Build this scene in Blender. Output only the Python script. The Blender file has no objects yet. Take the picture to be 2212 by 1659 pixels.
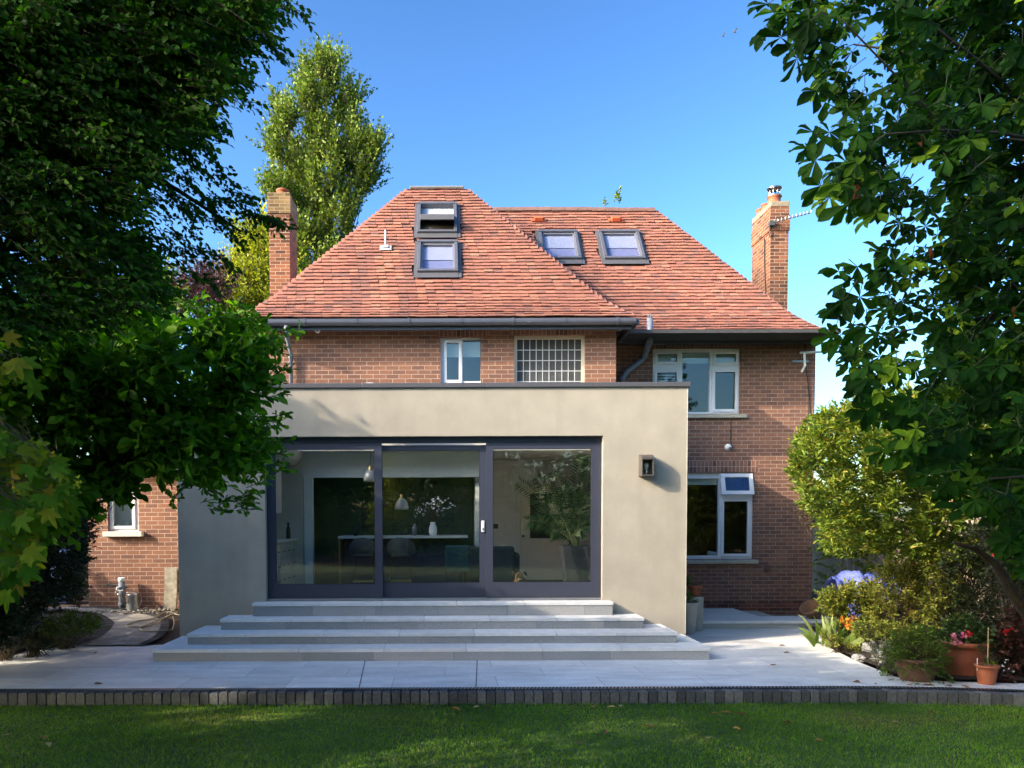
import bpy, bmesh, math, random
import numpy as np
from mathutils import Vector, Matrix
R = math.radians
random.seed(7)
rng = np.random.default_rng(7)
sc = bpy.context.scene

# ------------------------------------------------------------------ camera
# lens and shift were measured on the photograph (D units: 2212 x 1659)
F = 1640.0
EYE = 1.864
PD = R(2.4)
ROLL = -0.0035
CX, CY = 960.0, 1124.0 + F * math.tan(PD)
cam = bpy.data.cameras.new('camera')
cam.sensor_width = 36.0
cam.lens = 36.0 * F / 2212.0
cam.shift_x = (1106.0 - CX) / 2212.0
cam.shift_y = (CY - 829.5) / 2212.0
cam.clip_start = 0.05
cam.clip_end = 2000
cam_o = bpy.data.objects.new('camera', cam)
sc.collection.objects.link(cam_o)
RM = (Matrix.Rotation(math.pi / 2 - PD, 4, 'X') @ Matrix.Rotation(ROLL, 4, 'Z'))
cam_o.matrix_world = Matrix.Translation((0, 0, EYE)) @ RM
sc.camera = cam_o
RM3 = np.array(RM.to_3x3())

# ------------------------------------------------------------------ light
SUN = Vector((-2.3, -1.0, 1.22)).normalized()
SUN_EL = math.asin(SUN.z)
SUN_ROT = math.atan2(SUN.x, SUN.y)
w = bpy.data.worlds.new('World')
sc.world = w
w.use_nodes = True
wn = w.node_tree
bg = wn.nodes['Background']
sky = wn.nodes.new('ShaderNodeTexSky')
sky.sky_type = 'NISHITA'
sky.sun_disc = False
sky.sun_elevation = SUN_EL
sky.sun_rotation = SUN_ROT
sky.air_density = 1.15
sky.dust_density = 2.1
sky.ozone_density = 5.0
sky.altitude = 100
# deepen the clear blue the way the phone's picture does: same sky for every ray
sk1 = wn.nodes.new('ShaderNodeVectorMath'); sk1.operation = 'SCALE'; sk1.inputs['Scale'].default_value = 0.333
gam = wn.nodes.new('ShaderNodeGamma'); gam.inputs[1].default_value = 1.72
sk2 = wn.nodes.new('ShaderNodeVectorMath'); sk2.operation = 'SCALE'; sk2.inputs['Scale'].default_value = 3.0
wn.links.new(sky.outputs[0], sk1.inputs[0]); wn.links.new(sk1.outputs[0], gam.inputs[0])
wbal = wn.nodes.new('ShaderNodeVectorMath'); wbal.operation = 'MULTIPLY'; wbal.inputs[1].default_value = (1.08, 1.0, .80)
wn.links.new(gam.outputs[0], wbal.inputs[0]); wn.links.new(wbal.outputs[0], sk2.inputs[0]); wn.links.new(sk2.outputs[0], bg.inputs[0])
bg.inputs[1].default_value = 0.15
sl = bpy.data.lights.new('sun', 'SUN')
sl.energy = 2.2
sl.angle = R(0.5)
sl.color = (1.0, 0.86, 0.68)
so = bpy.data.objects.new('sun', sl)
sc.collection.objects.link(so)
so.rotation_euler = SUN.to_track_quat('Z', 'Y').to_euler()
sc.view_settings.view_transform = 'Standard'
sc.view_settings.look = 'None'
sc.view_settings.gamma = 1
sc.view_settings.exposure = 1.65
cy = sc.cycles
cy.max_bounces = 10
cy.diffuse_bounces = 7
cy.glossy_bounces = 4
cy.transmission_bounces = 6
cy.transparent_max_bounces = 16
cy.caustics_reflective = False
cy.caustics_refractive = False
cy.use_denoising = True

# ------------------------------------------------------------------ helpers
def P(dx, dy, Y):
    """the point at distance Y in front of the lens seen at photo position (dx, dy)"""
    v = RM @ Vector(((dx - CX) / F, -(dy - CY) / F, -1.0))
    t = Y / v.y
    return Vector((v.x * t, Y, EYE + v.z * t))

def PV(d, Y):
    """vectorised P: d (N,2), Y (N,)"""
    c = np.stack([(d[:, 0] - CX) / F, -(d[:, 1] - CY) / F, -np.ones(len(d))], 1)
    v = c @ RM3.T
    t = Y / v[:, 1]
    o = v * t[:, None]
    o[:, 2] += EYE
    return o

def px(dx, Y): return P(dx, 1124, Y).x
def pz(dy, Y, dx=960): return P(dx, dy, Y).z

def ground(y):
    return 0.33 * min(1.0, max(0.0, (y - 11.2) / 2.0))

def G(dx, dy, gf=ground):
    lo, hi = 4.0, 30.0
    for _ in range(50):
        m = (lo + hi) / 2
        p = P(dx, dy, m)
        if p.z > gf(m): lo = m
        else: hi = m
    return P(dx, dy, (lo + hi) / 2)

# ---- objects
def link(o, parent=None):
    sc.collection.objects.link(o)
    if parent is not None:
        o.parent = parent
    return o

ORG = {}
def thing(name, label, cat, loc=(0, 0, 0), group=None):
    o = bpy.data.objects.new(name, None)
    o.empty_display_size = 0.1
    link(o)
    o.location = loc
    o['label'] = label
    o['category'] = cat
    if group: o['group'] = group
    ORG[o] = Vector(loc)
    return o

def tag(o, label=None, cat=None, group=None, kind=None):
    if label: o['label'] = label
    if cat: o['category'] = cat
    if group: o['group'] = group
    if kind: o['kind'] = kind
    return o

class MB:
    def __init__(s):
        s.v = []; s.f = []; s.t = []; s.M = None
    def add(s, vs, fs, tint=0.5):
        n = len(s.v)
        for p in vs:
            p = Vector(p)
            if s.M is not None: p = s.M @ p
            s.v.append(p); s.t.append(tint)
        s.f += [tuple(i + n for i in f) for f in fs]
    def box(s, x0, x1, y0, y1, z0, z1, tint=0.5):
        s.add([(x0, y0, z0), (x1, y0, z0), (x1, y1, z0), (x0, y1, z0), (x0, y0, z1), (x1, y0, z1), (x1, y1, z1), (x0, y1, z1)],
              [(3, 2, 1, 0), (4, 5, 6, 7), (0, 1, 5, 4), (1, 2, 6, 5), (2, 3, 7, 6), (3, 0, 4, 7)], tint)
    def quad(s, *pts, tint=0.5):
        s.add(pts, [tuple(range(len(pts)))], tint)
    def prism(s, prof, a, b, axis='x'):
        """closed profile extruded along an axis: profile (p,q) = (y,z), (x,z) or (x,y)"""
        n = len(prof)
        def mk(p, c):
            return {'x': (c, p[0], p[1]), 'y': (p[0], c, p[1]), 'z': (p[0], p[1], c)}[axis]
        vs = [mk(p, a) for p in prof] + [mk(p, b) for p in prof]
        fs = [tuple(range(n)), tuple(range(2 * n - 1, n - 1, -1))]
        fs += [(i + n, (i + 1) % n + n, (i + 1) % n, i) for i in range(n)]
        s.add(vs, fs)
    def tube(s, pts, r, n=8, cap=True, tint=0.5):
        pts = [Vector(p) for p in pts]
        rs = r if isinstance(r, (list, tuple)) else [r] * len(pts)
        vs = []; prev = None
        for i, p in enumerate(pts):
            d = (pts[min(i + 1, len(pts) - 1)] - pts[max(i - 1, 0)])
            if d.length < 1e-9: d = Vector((0, 0, 1))
            d.normalize()
            if prev is None:
                a = d.orthogonal().normalized()
            else:
                a = prev - d * prev.dot(d)
                a = a.normalized() if a.length > 1e-6 else d.orthogonal().normalized()
            prev = a
            b = d.cross(a)
            for k in range(n):
                t = 2 * math.pi * k / n
                vs.append(p + (a * math.cos(t) + b * math.sin(t)) * rs[i])
        fs = []
        for i in range(len(pts) - 1):
            for k in range(n):
                k2 = (k + 1) % n
                fs.append((i * n + k, i * n + k2, (i + 1) * n + k2, (i + 1) * n + k))
        if cap:
            fs.append(tuple(range(n - 1, -1, -1)))
            fs.append(tuple((len(pts) - 1) * n + k for k in range(n)))
        s.add(vs, fs, tint)
    def lathe(s, prof, c=(0, 0, 0), n=24, closed=False):
        """profile of (radius, z)"""
        vs = []
        for (r, z) in prof:
            for k in range(n):
                t = 2 * math.pi * k / n
                vs.append((c[0] + r * math.cos(t), c[1] + r * math.sin(t), c[2] + z))
        fs = []
        for i in range(len(prof) - 1):
            for k in range(n):
                k2 = (k + 1) % n
                fs.append((i * n + k, i * n + k2, (i + 1) * n + k2, (i + 1) * n + k))
        s.add(vs, fs)
    def wall(s, x0, x1, z0, z1, y0, y1, holes=()):
        """slab facing -y with rectangular holes (hx0,hx1,hz0,hz1)"""
        xs = sorted({x0, x1} | {min(max(h[i], x0), x1) for h in holes for i in (0, 1)})
        zs = sorted({z0, z1} | {min(max(h[i], z0), z1) for h in holes for i in (2, 3)})
        def inh(x, z): return any(h[0] < x < h[1] and h[2] < z < h[3] for h in holes)
        solid = {}
        for i in range(len(xs) - 1):
            for j in range(len(zs) - 1):
                solid[i, j] = not inh((xs[i] + xs[i + 1]) / 2, (zs[j] + zs[j + 1]) / 2)
        for (i, j), ok in solid.items():
            if not ok: continue
            a, b, c, d = xs[i], xs[i + 1], zs[j], zs[j + 1]
            s.quad((a, y0, c), (b, y0, c), (b, y0, d), (a, y0, d))
            s.quad((b, y1, c), (a, y1, c), (a, y1, d), (b, y1, d))
            if not solid.get((i - 1, j)): s.quad((a, y1, c), (a, y0, c), (a, y0, d), (a, y1, d))
            if not solid.get((i + 1, j)): s.quad((b, y0, c), (b, y1, c), (b, y1, d), (b, y0, d))
            if not solid.get((i, j - 1)): s.quad((a, y1, c), (b, y1, c), (b, y0, c), (a, y0, c))
            if not solid.get((i, j + 1)): s.quad((a, y0, d), (b, y0, d), (b, y1, d), (a, y1, d))
    def build(s, name, m, parent=None, bevel=0, smooth=False, weld=False, uvscale=1.0):
        org = Vector((0, 0, 0))
        p = parent
        while p is not None:
            if p in ORG: org = ORG[p]; break
            p = p.parent
        me = bpy.data.meshes.new(name)
        me.from_pydata([tuple(q - org) for q in s.v], [], s.f)
        me.update()
        uv = me.uv_layers.new(name='UVMap')
        V = np.array([tuple(q) for q in s.v])
        nl = len(me.loops)
        li = np.empty(nl, dtype=np.int32); me.loops.foreach_get('vertex_index', li)
        co = V[li]
        fn = np.empty(len(me.polygons) * 3); me.polygons.foreach_get('normal', fn)
        fn = np.abs(fn.reshape(-1, 3))
        tot = np.empty(len(me.polygons), dtype=np.int32); me.polygons.foreach_get('loop_total', tot)
        ax = np.repeat(np.argmax(fn, 1), tot)
        u = np.where(ax == 0, co[:, 1], co[:, 0])
        vv = np.where(ax == 2, co[:, 1], co[:, 2])
        uv.data.foreach_set('uv', np.stack([u, vv], 1).astype(np.float32).ravel() * uvscale)
        at = me.attributes.new('tint', 'FLOAT', 'POINT')
        at.data.foreach_set('value', np.array(s.t, dtype=np.float32))
        if weld:
            b = bmesh.new(); b.from_mesh(me)
            bmesh.ops.remove_doubles(b, verts=b.verts, dist=1e-4)
            bmesh.ops.recalc_face_normals(b, faces=b.faces)
            b.to_mesh(me); b.free()
        if smooth:
            me.polygons.foreach_set('use_smooth', [True] * len(me.polygons))
        me.materials.append(m)
        o = bpy.data.objects.new(name, me)
        link(o, parent)
        if bevel:
            bm_ = o.modifiers.new('bevel', 'BEVEL')
            bm_.width = bevel; bm_.segments = 2; bm_.limit_method = 'ANGLE'; bm_.angle_limit = R(40)
        return o

def setmat(mb, O, u, v, n):
    mb.M = Matrix(((u.x, v.x, n.x, O.x), (u.y, v.y, n.y, O.y), (u.z, v.z, n.z, O.z), (0, 0, 0, 1)))

# ------------------------------------------------------------------ materials
MATS = {}
def newmat(name):
    m = bpy.data.materials.new(name)
    m.use_nodes = True
    nt = m.node_tree
    return m, nt, nt.nodes['Principled BSDF']

def nd(nt, t, **kw):
    n = nt.nodes.new(t)
    for k, v in kw.items():
        if isinstance(k, str) and hasattr(n, k): setattr(n, k, v)
    return n

def mathn(nt, op, a, b=None):
    n = nt.nodes.new('ShaderNodeMath'); n.operation = op
    for i, q in enumerate((a, b)):
        if q is None: continue
        if isinstance(q, (int, float)): n.inputs[i].default_value = q
        else: nt.links.new(q, n.inputs[i])
    return n.outputs[0]

def noise(nt, scale, detail=4, vec=None, rough=.55):
    n = nt.nodes.new('ShaderNodeTexNoise')
    n.inputs['Scale'].default_value = scale
    n.inputs['Detail'].default_value = detail
    n.inputs['Roughness'].default_value = rough
    if vec is None:
        g = nt.nodes.new('ShaderNodeNewGeometry'); vec = g.outputs['Position']
    nt.links.new(vec, n.inputs['Vector'])
    return n.outputs[0]

def maprange(nt, v, a, b, c, d):
    n = nt.nodes.new('ShaderNodeMapRange')
    nt.links.new(v, n.inputs[0])
    for i, q in enumerate((a, b, c, d)): n.inputs[i + 1].default_value = q
    return n.outputs[0]

def scalecol(nt, col, fac):
    n = nt.nodes.new('ShaderNodeVectorMath'); n.operation = 'SCALE'
    if isinstance(col, tuple): n.inputs[0].default_value = col[:3]
    else: nt.links.new(col, n.inputs[0])
    nt.links.new(fac, n.inputs['Scale'])
    return n.outputs[0]

def mixcol(nt, f, a, b):
    n = nt.nodes.new('ShaderNodeMix'); n.data_type = 'RGBA'
    nt.links.new(f, n.inputs[0])
    for i, q in ((6, a), (7, b)):
        if isinstance(q, tuple): n.inputs[i].default_value = (*q[:3], 1)
        else: nt.links.new(q, n.inputs[i])
    return n.outputs[2]

def bumpn(nt, bs, h, strength, dist):
    b = nt.nodes.new('ShaderNodeBump')
    b.inputs['Strength'].default_value = strength
    b.inputs['Distance'].default_value = dist
    nt.links.new(h, b.inputs['Height'])
    nt.links.new(b.outputs[0], bs.inputs['Normal'])

def mat(name, col, rough=.6, var=.12, scale=6, bump=0, bscale=120, metal=0, spec=.5, var2=0, scale2=.8):
    m, nt, bs = newmat(name)
    f = maprange(nt, noise(nt, scale), .25, .75, 1 - var, 1 + var)
    if var2:
        f = mathn(nt, 'MULTIPLY', f, maprange(nt, noise(nt, scale2, 5), .25, .75, 1 - var2, 1 + var2))
    nt.links.new(scalecol(nt, col, f), bs.inputs['Base Color'])
    bs.inputs['Roughness'].default_value = rough
    bs.inputs['Metallic'].default_value = metal
    bs.inputs['Specular IOR Level'].default_value = spec
    if bump:
        bumpn(nt, bs, noise(nt, bscale, 3), bump, .01)
    MATS[name] = m
    return m

def brickmat(name, c1, c2, mortar, bw=.225, rh=.075, mw=.011, offset=.5, stain=.22, hue=None):
    m, nt, bs = newmat(name)
    uv = nd(nt, 'ShaderNodeUVMap'); uv.uv_map = 'UVMap'
    # ragged arrises: the lookup is nudged a millimetre or two by noise
    nz = nt.nodes.new('ShaderNodeTexNoise'); nz.inputs['Scale'].default_value = 22
    nt.links.new(uv.outputs[0], nz.inputs['Vector'])
    su = nt.nodes.new('ShaderNodeVectorMath'); su.operation = 'SUBTRACT'; su.inputs[1].default_value = (.5, .5, .5)
    nt.links.new(nz.outputs['Color'], su.inputs[0])
    scn = nt.nodes.new('ShaderNodeVectorMath'); scn.operation = 'SCALE'; scn.inputs['Scale'].default_value = .006
    nt.links.new(su.outputs[0], scn.inputs[0])
    ad = nt.nodes.new('ShaderNodeVectorMath'); ad.operation = 'ADD'
    nt.links.new(uv.outputs[0], ad.inputs[0]); nt.links.new(scn.outputs[0], ad.inputs[1])
    br = nd(nt, 'ShaderNodeTexBrick')
    br.offset = offset; br.squash = 1
    nt.links.new(ad.outputs[0], br.inputs['Vector'])
    br.inputs['Color1'].default_value = (0, 0, 0, 1)
    br.inputs['Color2'].default_value = (1, 1, 1, 1)
    br.inputs['Mortar'].default_value = (.5, .5, .5, 1)
    br.inputs['Scale'].default_value = 1
    br.inputs['Mortar Size'].default_value = mw / 2
    br.inputs['Mortar Smooth'].default_value = .15
    br.inputs['Brick Width'].default_value = bw
    br.inputs['Row Height'].default_value = rh
    sep = nt.nodes.new('ShaderNodeSeparateColor'); nt.links.new(br.outputs['Color'], sep.inputs[0])
    rmp = nt.nodes.new('ShaderNodeValToRGB')
    cols = [c1, hue or tuple((a + b) / 2 for a, b in zip(c1, c2)), c2]
    e = rmp.color_ramp.elements
    e[0].position = 0.1; e[0].color = (*cols[0], 1); e[1].position = .9; e[1].color = (*cols[2], 1)
    q = e.new(.45); q.color = (*cols[1], 1)
    nt.links.new(sep.outputs[0], rmp.inputs[0])
    fl = maprange(nt, noise(nt, .9, 5), .25, .75, 1 - stain, 1 + stain)
    fs = maprange(nt, noise(nt, 45, 4), .25, .75, .82, 1.18)
    bc = scalecol(nt, scalecol(nt, rmp.outputs[0], fl), fs)
    mo = scalecol(nt, mortar, maprange(nt, noise(nt, 5, 5), .25, .75, .75, 1.2))
    nt.links.new(mixcol(nt, br.outputs['Fac'], bc, mo), bs.inputs['Base Color'])
    bs.inputs['Roughness'].default_value = .88
    bs.inputs['Specular IOR Level'].default_value = .25
    h = mathn(nt, 'SUBTRACT', mathn(nt, 'MULTIPLY', noise(nt, 90, 4), .35), br.outputs['Fac'])
    bumpn(nt, bs, h, .7, .006)
    MATS[name] = m
    return m

def rampmat(name, cols, rough=.85, spec=.3, nvar=.18, nscale=14, big=.15, trans=0, bump=0, bscale=60, transcol=None, lump=None):
    """colour per piece from the 'tint' attribute"""
    m, nt, bs = newmat(name)
    at = nt.nodes.new('ShaderNodeAttribute'); at.attribute_name = 'tint'
    rmp = nt.nodes.new('ShaderNodeValToRGB')
    e = rmp.color_ramp.elements
    e[0].color = (*cols[0], 1); e[1].color = (*cols[-1], 1)
    for i, c in enumerate(cols[1:-1]):
        q = e.new((i + 1) / (len(cols) - 1)); q.color = (*c, 1)
    nt.links.new(at.outputs['Fac'], rmp.inputs[0])
    f = maprange(nt, noise(nt, nscale, 3), .25, .75, 1 - nvar, 1 + nvar)
    if big:
        f = mathn(nt, 'MULTIPLY', f, maprange(nt, noise(nt, .7, 4), .25, .75, 1 - big, 1 + big))
    c = scalecol(nt, rmp.outputs[0], f)
    nt.links.new(c, bs.inputs['Base Color'])
    bs.inputs['Roughness'].default_value = rough
    bs.inputs['Specular IOR Level'].default_value = spec
    if bump: bumpn(nt, bs, noise(nt, bscale, 3), bump, .005)
    if trans:
        tr = nt.nodes.new('ShaderNodeBsdfTranslucent')
        tm = nt.nodes.new('ShaderNodeVectorMath'); tm.operation = 'MULTIPLY'
        tm.inputs[1].default_value = transcol or (1.5, 1.35, .5)
        nt.links.new(c, tm.inputs[0]); nt.links.new(tm.outputs[0], tr.inputs[0])
        mx = nt.nodes.new('ShaderNodeMixShader'); mx.inputs[0].default_value = trans
        nt.links.new(bs.outputs[0], mx.inputs[1]); nt.links.new(tr.outputs[0], mx.inputs[2])
        nt.links.new(mx.outputs[0], nt.nodes['Material Output'].inputs[0])
    MATS[name] = m
    return m

def glassmat(name, tint=(.92, .96, .95), ior=1.5, boost=1.0, wavy=0.0, rough=0.0):
    m, nt, bs = newmat(name)
    nt.nodes.remove(bs)
    tr = nt.nodes.new('ShaderNodeBsdfTransparent'); tr.inputs[0].default_value = (*tint, 1)
    gl = nt.nodes.new('ShaderNodeBsdfGlossy'); gl.inputs['Roughness'].default_value = rough
    gl.inputs[0].default_value = (1, 1, 1, 1)
    fr = nt.nodes.new('ShaderNodeFresnel'); fr.inputs[0].default_value = ior
    gb = nt.nodes.new('ShaderNodeNewGeometry')   # a pane reflects at the face it is met by, not again inside
    fac = mathn(nt, 'MULTIPLY', mathn(nt, 'MULTIPLY', fr.outputs[0], boost), mathn(nt, 'SUBTRACT', 1.0, gb.outputs['Backfacing']))
    if wavy:
        b = nt.nodes.new('ShaderNodeBump'); b.inputs['Strength'].default_value = wavy; b.inputs['Distance'].default_value = .01
        nt.links.new(noise(nt, 1.6, 1), b.inputs['Height'])
        nt.links.new(b.outputs[0], gl.inputs['Normal'])
    mx = nt.nodes.new('ShaderNodeMixShader')
    nt.links.new(fac, mx.inputs[0]); nt.links.new(tr.outputs[0], mx.inputs[1]); nt.links.new(gl.outputs[0], mx.inputs[2])
    nt.links.new(mx.outputs[0], nt.nodes['Material Output'].inputs[0])
    MATS[name] = m
    return m

m_brick = brickmat('red_brick', (.17, .085, .063), (.25, .118, .075), (.40, .31, .25), mw=.0095, hue=(.21, .101, .067))
m_soldier = brickmat('red_brick_on_end', (.14, .068, .052), (.24, .11, .07), (.44, .34, .28), bw=.075, rh=.24, offset=0, hue=(.27, .13, .09))
m_chim = brickmat('chimney_brick', (.085, .036, .024), (.205, .08, .042), (.33, .25, .19), stain=.35, hue=(.15, .06, .034))
m_tile = rampmat('clay_tile', [(.18, .092, .078), (.225, .098, .074), (.255, .106, .078), (.28, .112, .078), (.30, .132, .088), (.30, .165, .115)], rough=.85, nvar=.16, nscale=18, big=.16, bump=.25)
m_ridge = mat('ridge_tile', (.16, .085, .07), .8, .25, 5, .3)
m_vent_red = mat('bright_clay', (.55, .10, .035), .7, .1)
m_lead = mat('lead', (.17, .17, .175), .55, .2, 4, .1)
m_render, nt, bs = newmat('cream_render')
_n = noise(nt, 3.0, 6)
_f = mathn(nt, 'MULTIPLY', maprange(nt, _n, .25, .75, .90, 1.08), maprange(nt, noise(nt, 160, 2), .2, .8, .95, 1.05))
_g = nt.nodes.new('ShaderNodeNewGeometry')
_mv = nt.nodes.new('ShaderNodeMapping'); _mv.inputs['Scale'].default_value = (5.0, 1.0, .35); nt.links.new(_g.outputs['Position'], _mv.inputs[0])
_f = mathn(nt, 'MULTIPLY', _f, maprange(nt, noise(nt, 1.0, 5, _mv.outputs[0]), .5, .75, 1.0, .93))      # faint run-down streaks
_sz = nt.nodes.new('ShaderNodeSeparateXYZ'); nt.links.new(_g.outputs['Position'], _sz.inputs[0])
_sp = mathn(nt, 'SUBTRACT', _sz.outputs['Z'], mathn(nt, 'MULTIPLY', noise(nt, 6, 5), .28))
_f = mathn(nt, 'MULTIPLY', _f, maprange(nt, _sp, .05, .30, .84, 1.0))                                   # splash dirt at the foot
nt.links.new(scalecol(nt, (.39, .352, .288), _f), bs.inputs['Base Color'])
bs.inputs['Roughness'].default_value = .95; bs.inputs['Specular IOR Level'].default_value = .15
bumpn(nt, bs, mathn(nt, 'ADD', mathn(nt, 'MULTIPLY', noise(nt, 2.2, 3), 4.0), noise(nt, 260, 2)), .30, .004)
m_anth = mat('anthracite_paint', (.045, .05, .075), .38, .05, 3, spec=.5)
m_anth2 = mat('anthracite_dark', (.03, .033, .048), .45, .05, 3)
m_coping = mat('grey_coping', (.085, .085, .095), .4, .08, 3)
m_gutter = mat('grey_gutter', (.065, .07, .09), .38, .08, 4)
m_pipe = mat('grey_pipe', (.16, .18, .22), .42, .1, 4)
m_upvc = mat('white_upvc', (.78, .77, .78), .35, .03, 3)
m_soffit = mat('soffit_white', (.55, .52, .46), .6, .06, 3)
m_concrete = mat('concrete_sill', (.42, .38, .30), .85, .15, 6, .2)
m_glass = glassmat('window_glass', (.88, .93, .92), boost=2.4, wavy=.012)
m_doorglass = glassmat('door_glass', (.97, .985, .97), boost=2.5, wavy=.01)
m_clear = glassmat('clear_glass', (.97, .98, .98), boost=1.0)
m_sky_glass = glassmat('rooflight_glass', (.95, .95, 1.0), boost=1.6)
m_blind = mat('pale_blind', (.62, .66, .66), .8, .04)
m_dark = mat('dark_room', (.05, .05, .055), .9, .2)
m_obsc, nt, bs = newmat('obscured_glass')
bs.inputs['Base Color'].default_value = (.035, .042, .045, 1); bs.inputs['Roughness'].default_value = .18
bumpn(nt, bs, noise(nt, 75, 2), 1.0, .02)
m_lattice = mat('lead_lattice', (.55, .56, .58), .5, .05)
m_slab, nt, bs = newmat('pale_paving')
uvn = nd(nt, 'ShaderNodeUVMap'); uvn.uv_map = 'UVMap'
br = nd(nt, 'ShaderNodeTexBrick'); nt.links.new(uvn.outputs[0], br.inputs['Vector'])
br.offset = .5
for k, v in (('Scale', 1), ('Mortar Size', .0035), ('Brick Width', 1.2), ('Row Height', .6), ('Mortar Smooth', .2)): br.inputs[k].default_value = v
br.inputs['Color1'].default_value = (.86, .87, .88, 1); br.inputs['Color2'].default_value = (1.08, 1.07, 1.06, 1); br.inputs['Mortar'].default_value = (.50, .50, .50, 1)
mpn = nt.nodes.new('ShaderNodeMapping'); mpn.inputs['Scale'].default_value = (1.0, 3.0, 1.0); nt.links.new(uvn.outputs[0], mpn.inputs[0])
_s = mathn(nt, 'MULTIPLY', maprange(nt, noise(nt, 1.6, 6, mpn.outputs[0]), .25, .75, .80, 1.14), maprange(nt, noise(nt, 14, 5), .25, .75, .92, 1.08))
_st = maprange(nt, noise(nt, .55, 6), .54, .70, 1.0, .72)
_c = nt.nodes.new('ShaderNodeVectorMath'); _c.operation = 'MULTIPLY'; _c.inputs[1].default_value = (.78, .765, .74)
nt.links.new(br.outputs['Color'], _c.inputs[0])
nt.links.new(scalecol(nt, _c.outputs[0], mathn(nt, 'MULTIPLY', _s, _st)), bs.inputs['Base Color'])
bs.inputs['Roughness'].default_value = .62
bumpn(nt, bs, noise(nt, 60, 3), .1, .004)
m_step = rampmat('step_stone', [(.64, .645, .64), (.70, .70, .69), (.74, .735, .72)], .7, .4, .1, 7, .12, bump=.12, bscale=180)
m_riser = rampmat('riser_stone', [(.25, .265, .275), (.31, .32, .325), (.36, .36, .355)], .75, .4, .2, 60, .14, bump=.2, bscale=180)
m_sett = mat('dark_sett', (.10, .10, .105), .85, .3, 9, .5, 60, var2=.2, scale2=3)
m_drain = mat('drain_metal', (.35, .36, .38), .4, .1, metal=.8)
m_black = mat('black', (.008, .008, .009), .6, 0)
m_soil = mat('dark_soil', (.035, .022, .015), .95, .4, 20, .8, 40)
m_gravel = mat('pale_gravel', (.30, .26, .21), .9, .4, 60, 1.0, 50)
m_pave = brickmat('path_paver', (.22, .20, .175), (.33, .30, .26), (.16, .145, .125), bw=.2, rh=.1, mw=.006, stain=.15)
m_lawn = mat('lawn_soil', (.05, .085, .02), .95, .35, 9, .6, 60, var2=.3)
m_terra = mat('terracotta', (.30, .09, .042), .75, .25, 11, .15, var2=.2, scale2=5)
m_terra_d = mat('terracotta_brown', (.20, .065, .035), .65, .2, 8, .1)
m_planter = mat('grey_planter', (.40, .40, .37), .6, .1, 6)
m_charcoal = mat('charcoal_pot', (.055, .06, .065), .6, .15, 8)
m_bark = mat('bark', (.032, .025, .018), .95, .35, 14, 1.0, 30)
m_twig = mat('twig', (.06, .045, .025), .9, .3, 20)
m_wood = mat('weathered_wood', (.30, .27, .21), .9, .35, 14, .8, 40, var2=.3, scale2=5)
m_galv = mat('galvanised', (.30, .31, .32), .38, .2, 9, metal=.85)
m_hose = mat('hose_beige', (.30, .25, .17), .5, .1)
m_steel = mat('stainless', (.62, .62, .62), .25, .05, metal=1)
m_white = mat('white_plastic', (.75, .75, .75), .4, .02)
m_cable = mat('black_cable', (.02, .018, .016), .6, .1)
# ================================================================== the house
house = thing('brick_house', 'two storey red brick house with steep red clay tile hipped roofs behind the cream extension', 'house', (0, 14.7, 0))
YW, YM, YE = 13.44, 14.70, 11.24        # wing wall, main wall, extension front
WL, WR, ML, MR = -3.30, 3.02, -3.35, 7.13
EZW, EZM = 5.30, 5.345                  # eaves heights
SOF = 5.30

def rect(x0, x1, y0, y1, Y):
    """photo rectangle on the plane y=Y -> (x0,x1,z0,z1)"""
    a = P(x0, (y0 + y1) / 2, Y).x; b = P(x1, (y0 + y1) / 2, Y).x
    xm = (x0 + x1) / 2
    return (a, b, P(xm, y1, Y).z, P(xm, y0, Y).z)

W1 = rect(952, 1046, 728, 829, YW)
W2 = rect(1111, 1264, 724, 829, YW)
W2 = (W2[0], W2[1], W2[2] - .25, W2[3])
W3 = rect(1410, 1600, 752, 894, YM)
W4 = rect(1398, 1628, 1021, 1208, YM)
W5 = rect(232, 299, 1060, 1148, YW)

# walls -------------------------------------------------------------
b = MB()
b.wall(WL, .65, 2.8, SOF, YW, YW + .28, [W1]); b.wall(.65, WR, 3.06, SOF, YW, YW + .28, [W2])
b.quad((WR, YW, 3.0), (WR, YM, 3.0), (WR, YM, SOF), (WR, YW, SOF))
b.quad((WR, YW, -.1), (WR, YM, -.1), (WR, YM, 3.0), (WR, YW, 3.0))
b.quad((WL, YM + 1, 2.5), (WL, YW, 2.5), (WL, YW, SOF), (WL, YM + 1, SOF))
b.wall(WR + .002, MR, -.1, SOF, YM, YM + .28, [W3, W4])
b.quad((MR, YM, -.1), (MR, 20, -.1), (MR, 20, SOF), (MR, YM, SOF))
b.quad((ML, 20, -.1), (ML, YM, -.1), (ML, YM, SOF), (ML, 20, SOF))
b.quad((MR, 20, -.1), (ML, 20, -.1), (ML, 20, SOF), (MR, 20, SOF))
b.build('wall', m_brick, house)
# a few rows of pushed-out plinth bricks where the wall meets the terrace
b = MB()
b.box(WR + .3, MR - .15, YM - .012, YM - .001, .10, .27)
b.build('plinth', brickmat('plinth_brick', (.10, .04, .035), (.28, .09, .055), (.25, .19, .15), stain=.45), house)
# floors inside so that no light passes between storeys
b = MB()
b.box(WL + .01, MR - .01, YW + .3, 19.9, 5.20, 5.26); b.box(.66, MR - .01, 15.3, 19.9, 2.9, 3.0)
b.box(WR + .3, MR - .3, 17.5, 17.55, 0, 5.2); b.box(WL + .02, WR - .02, 15.9, 15.95, 3.0, 5.2)
b.box(3.42, 3.5, YM + .3, 17.5, 0, 5.2)
b.build('inner_floor', m_dark, house)

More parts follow.
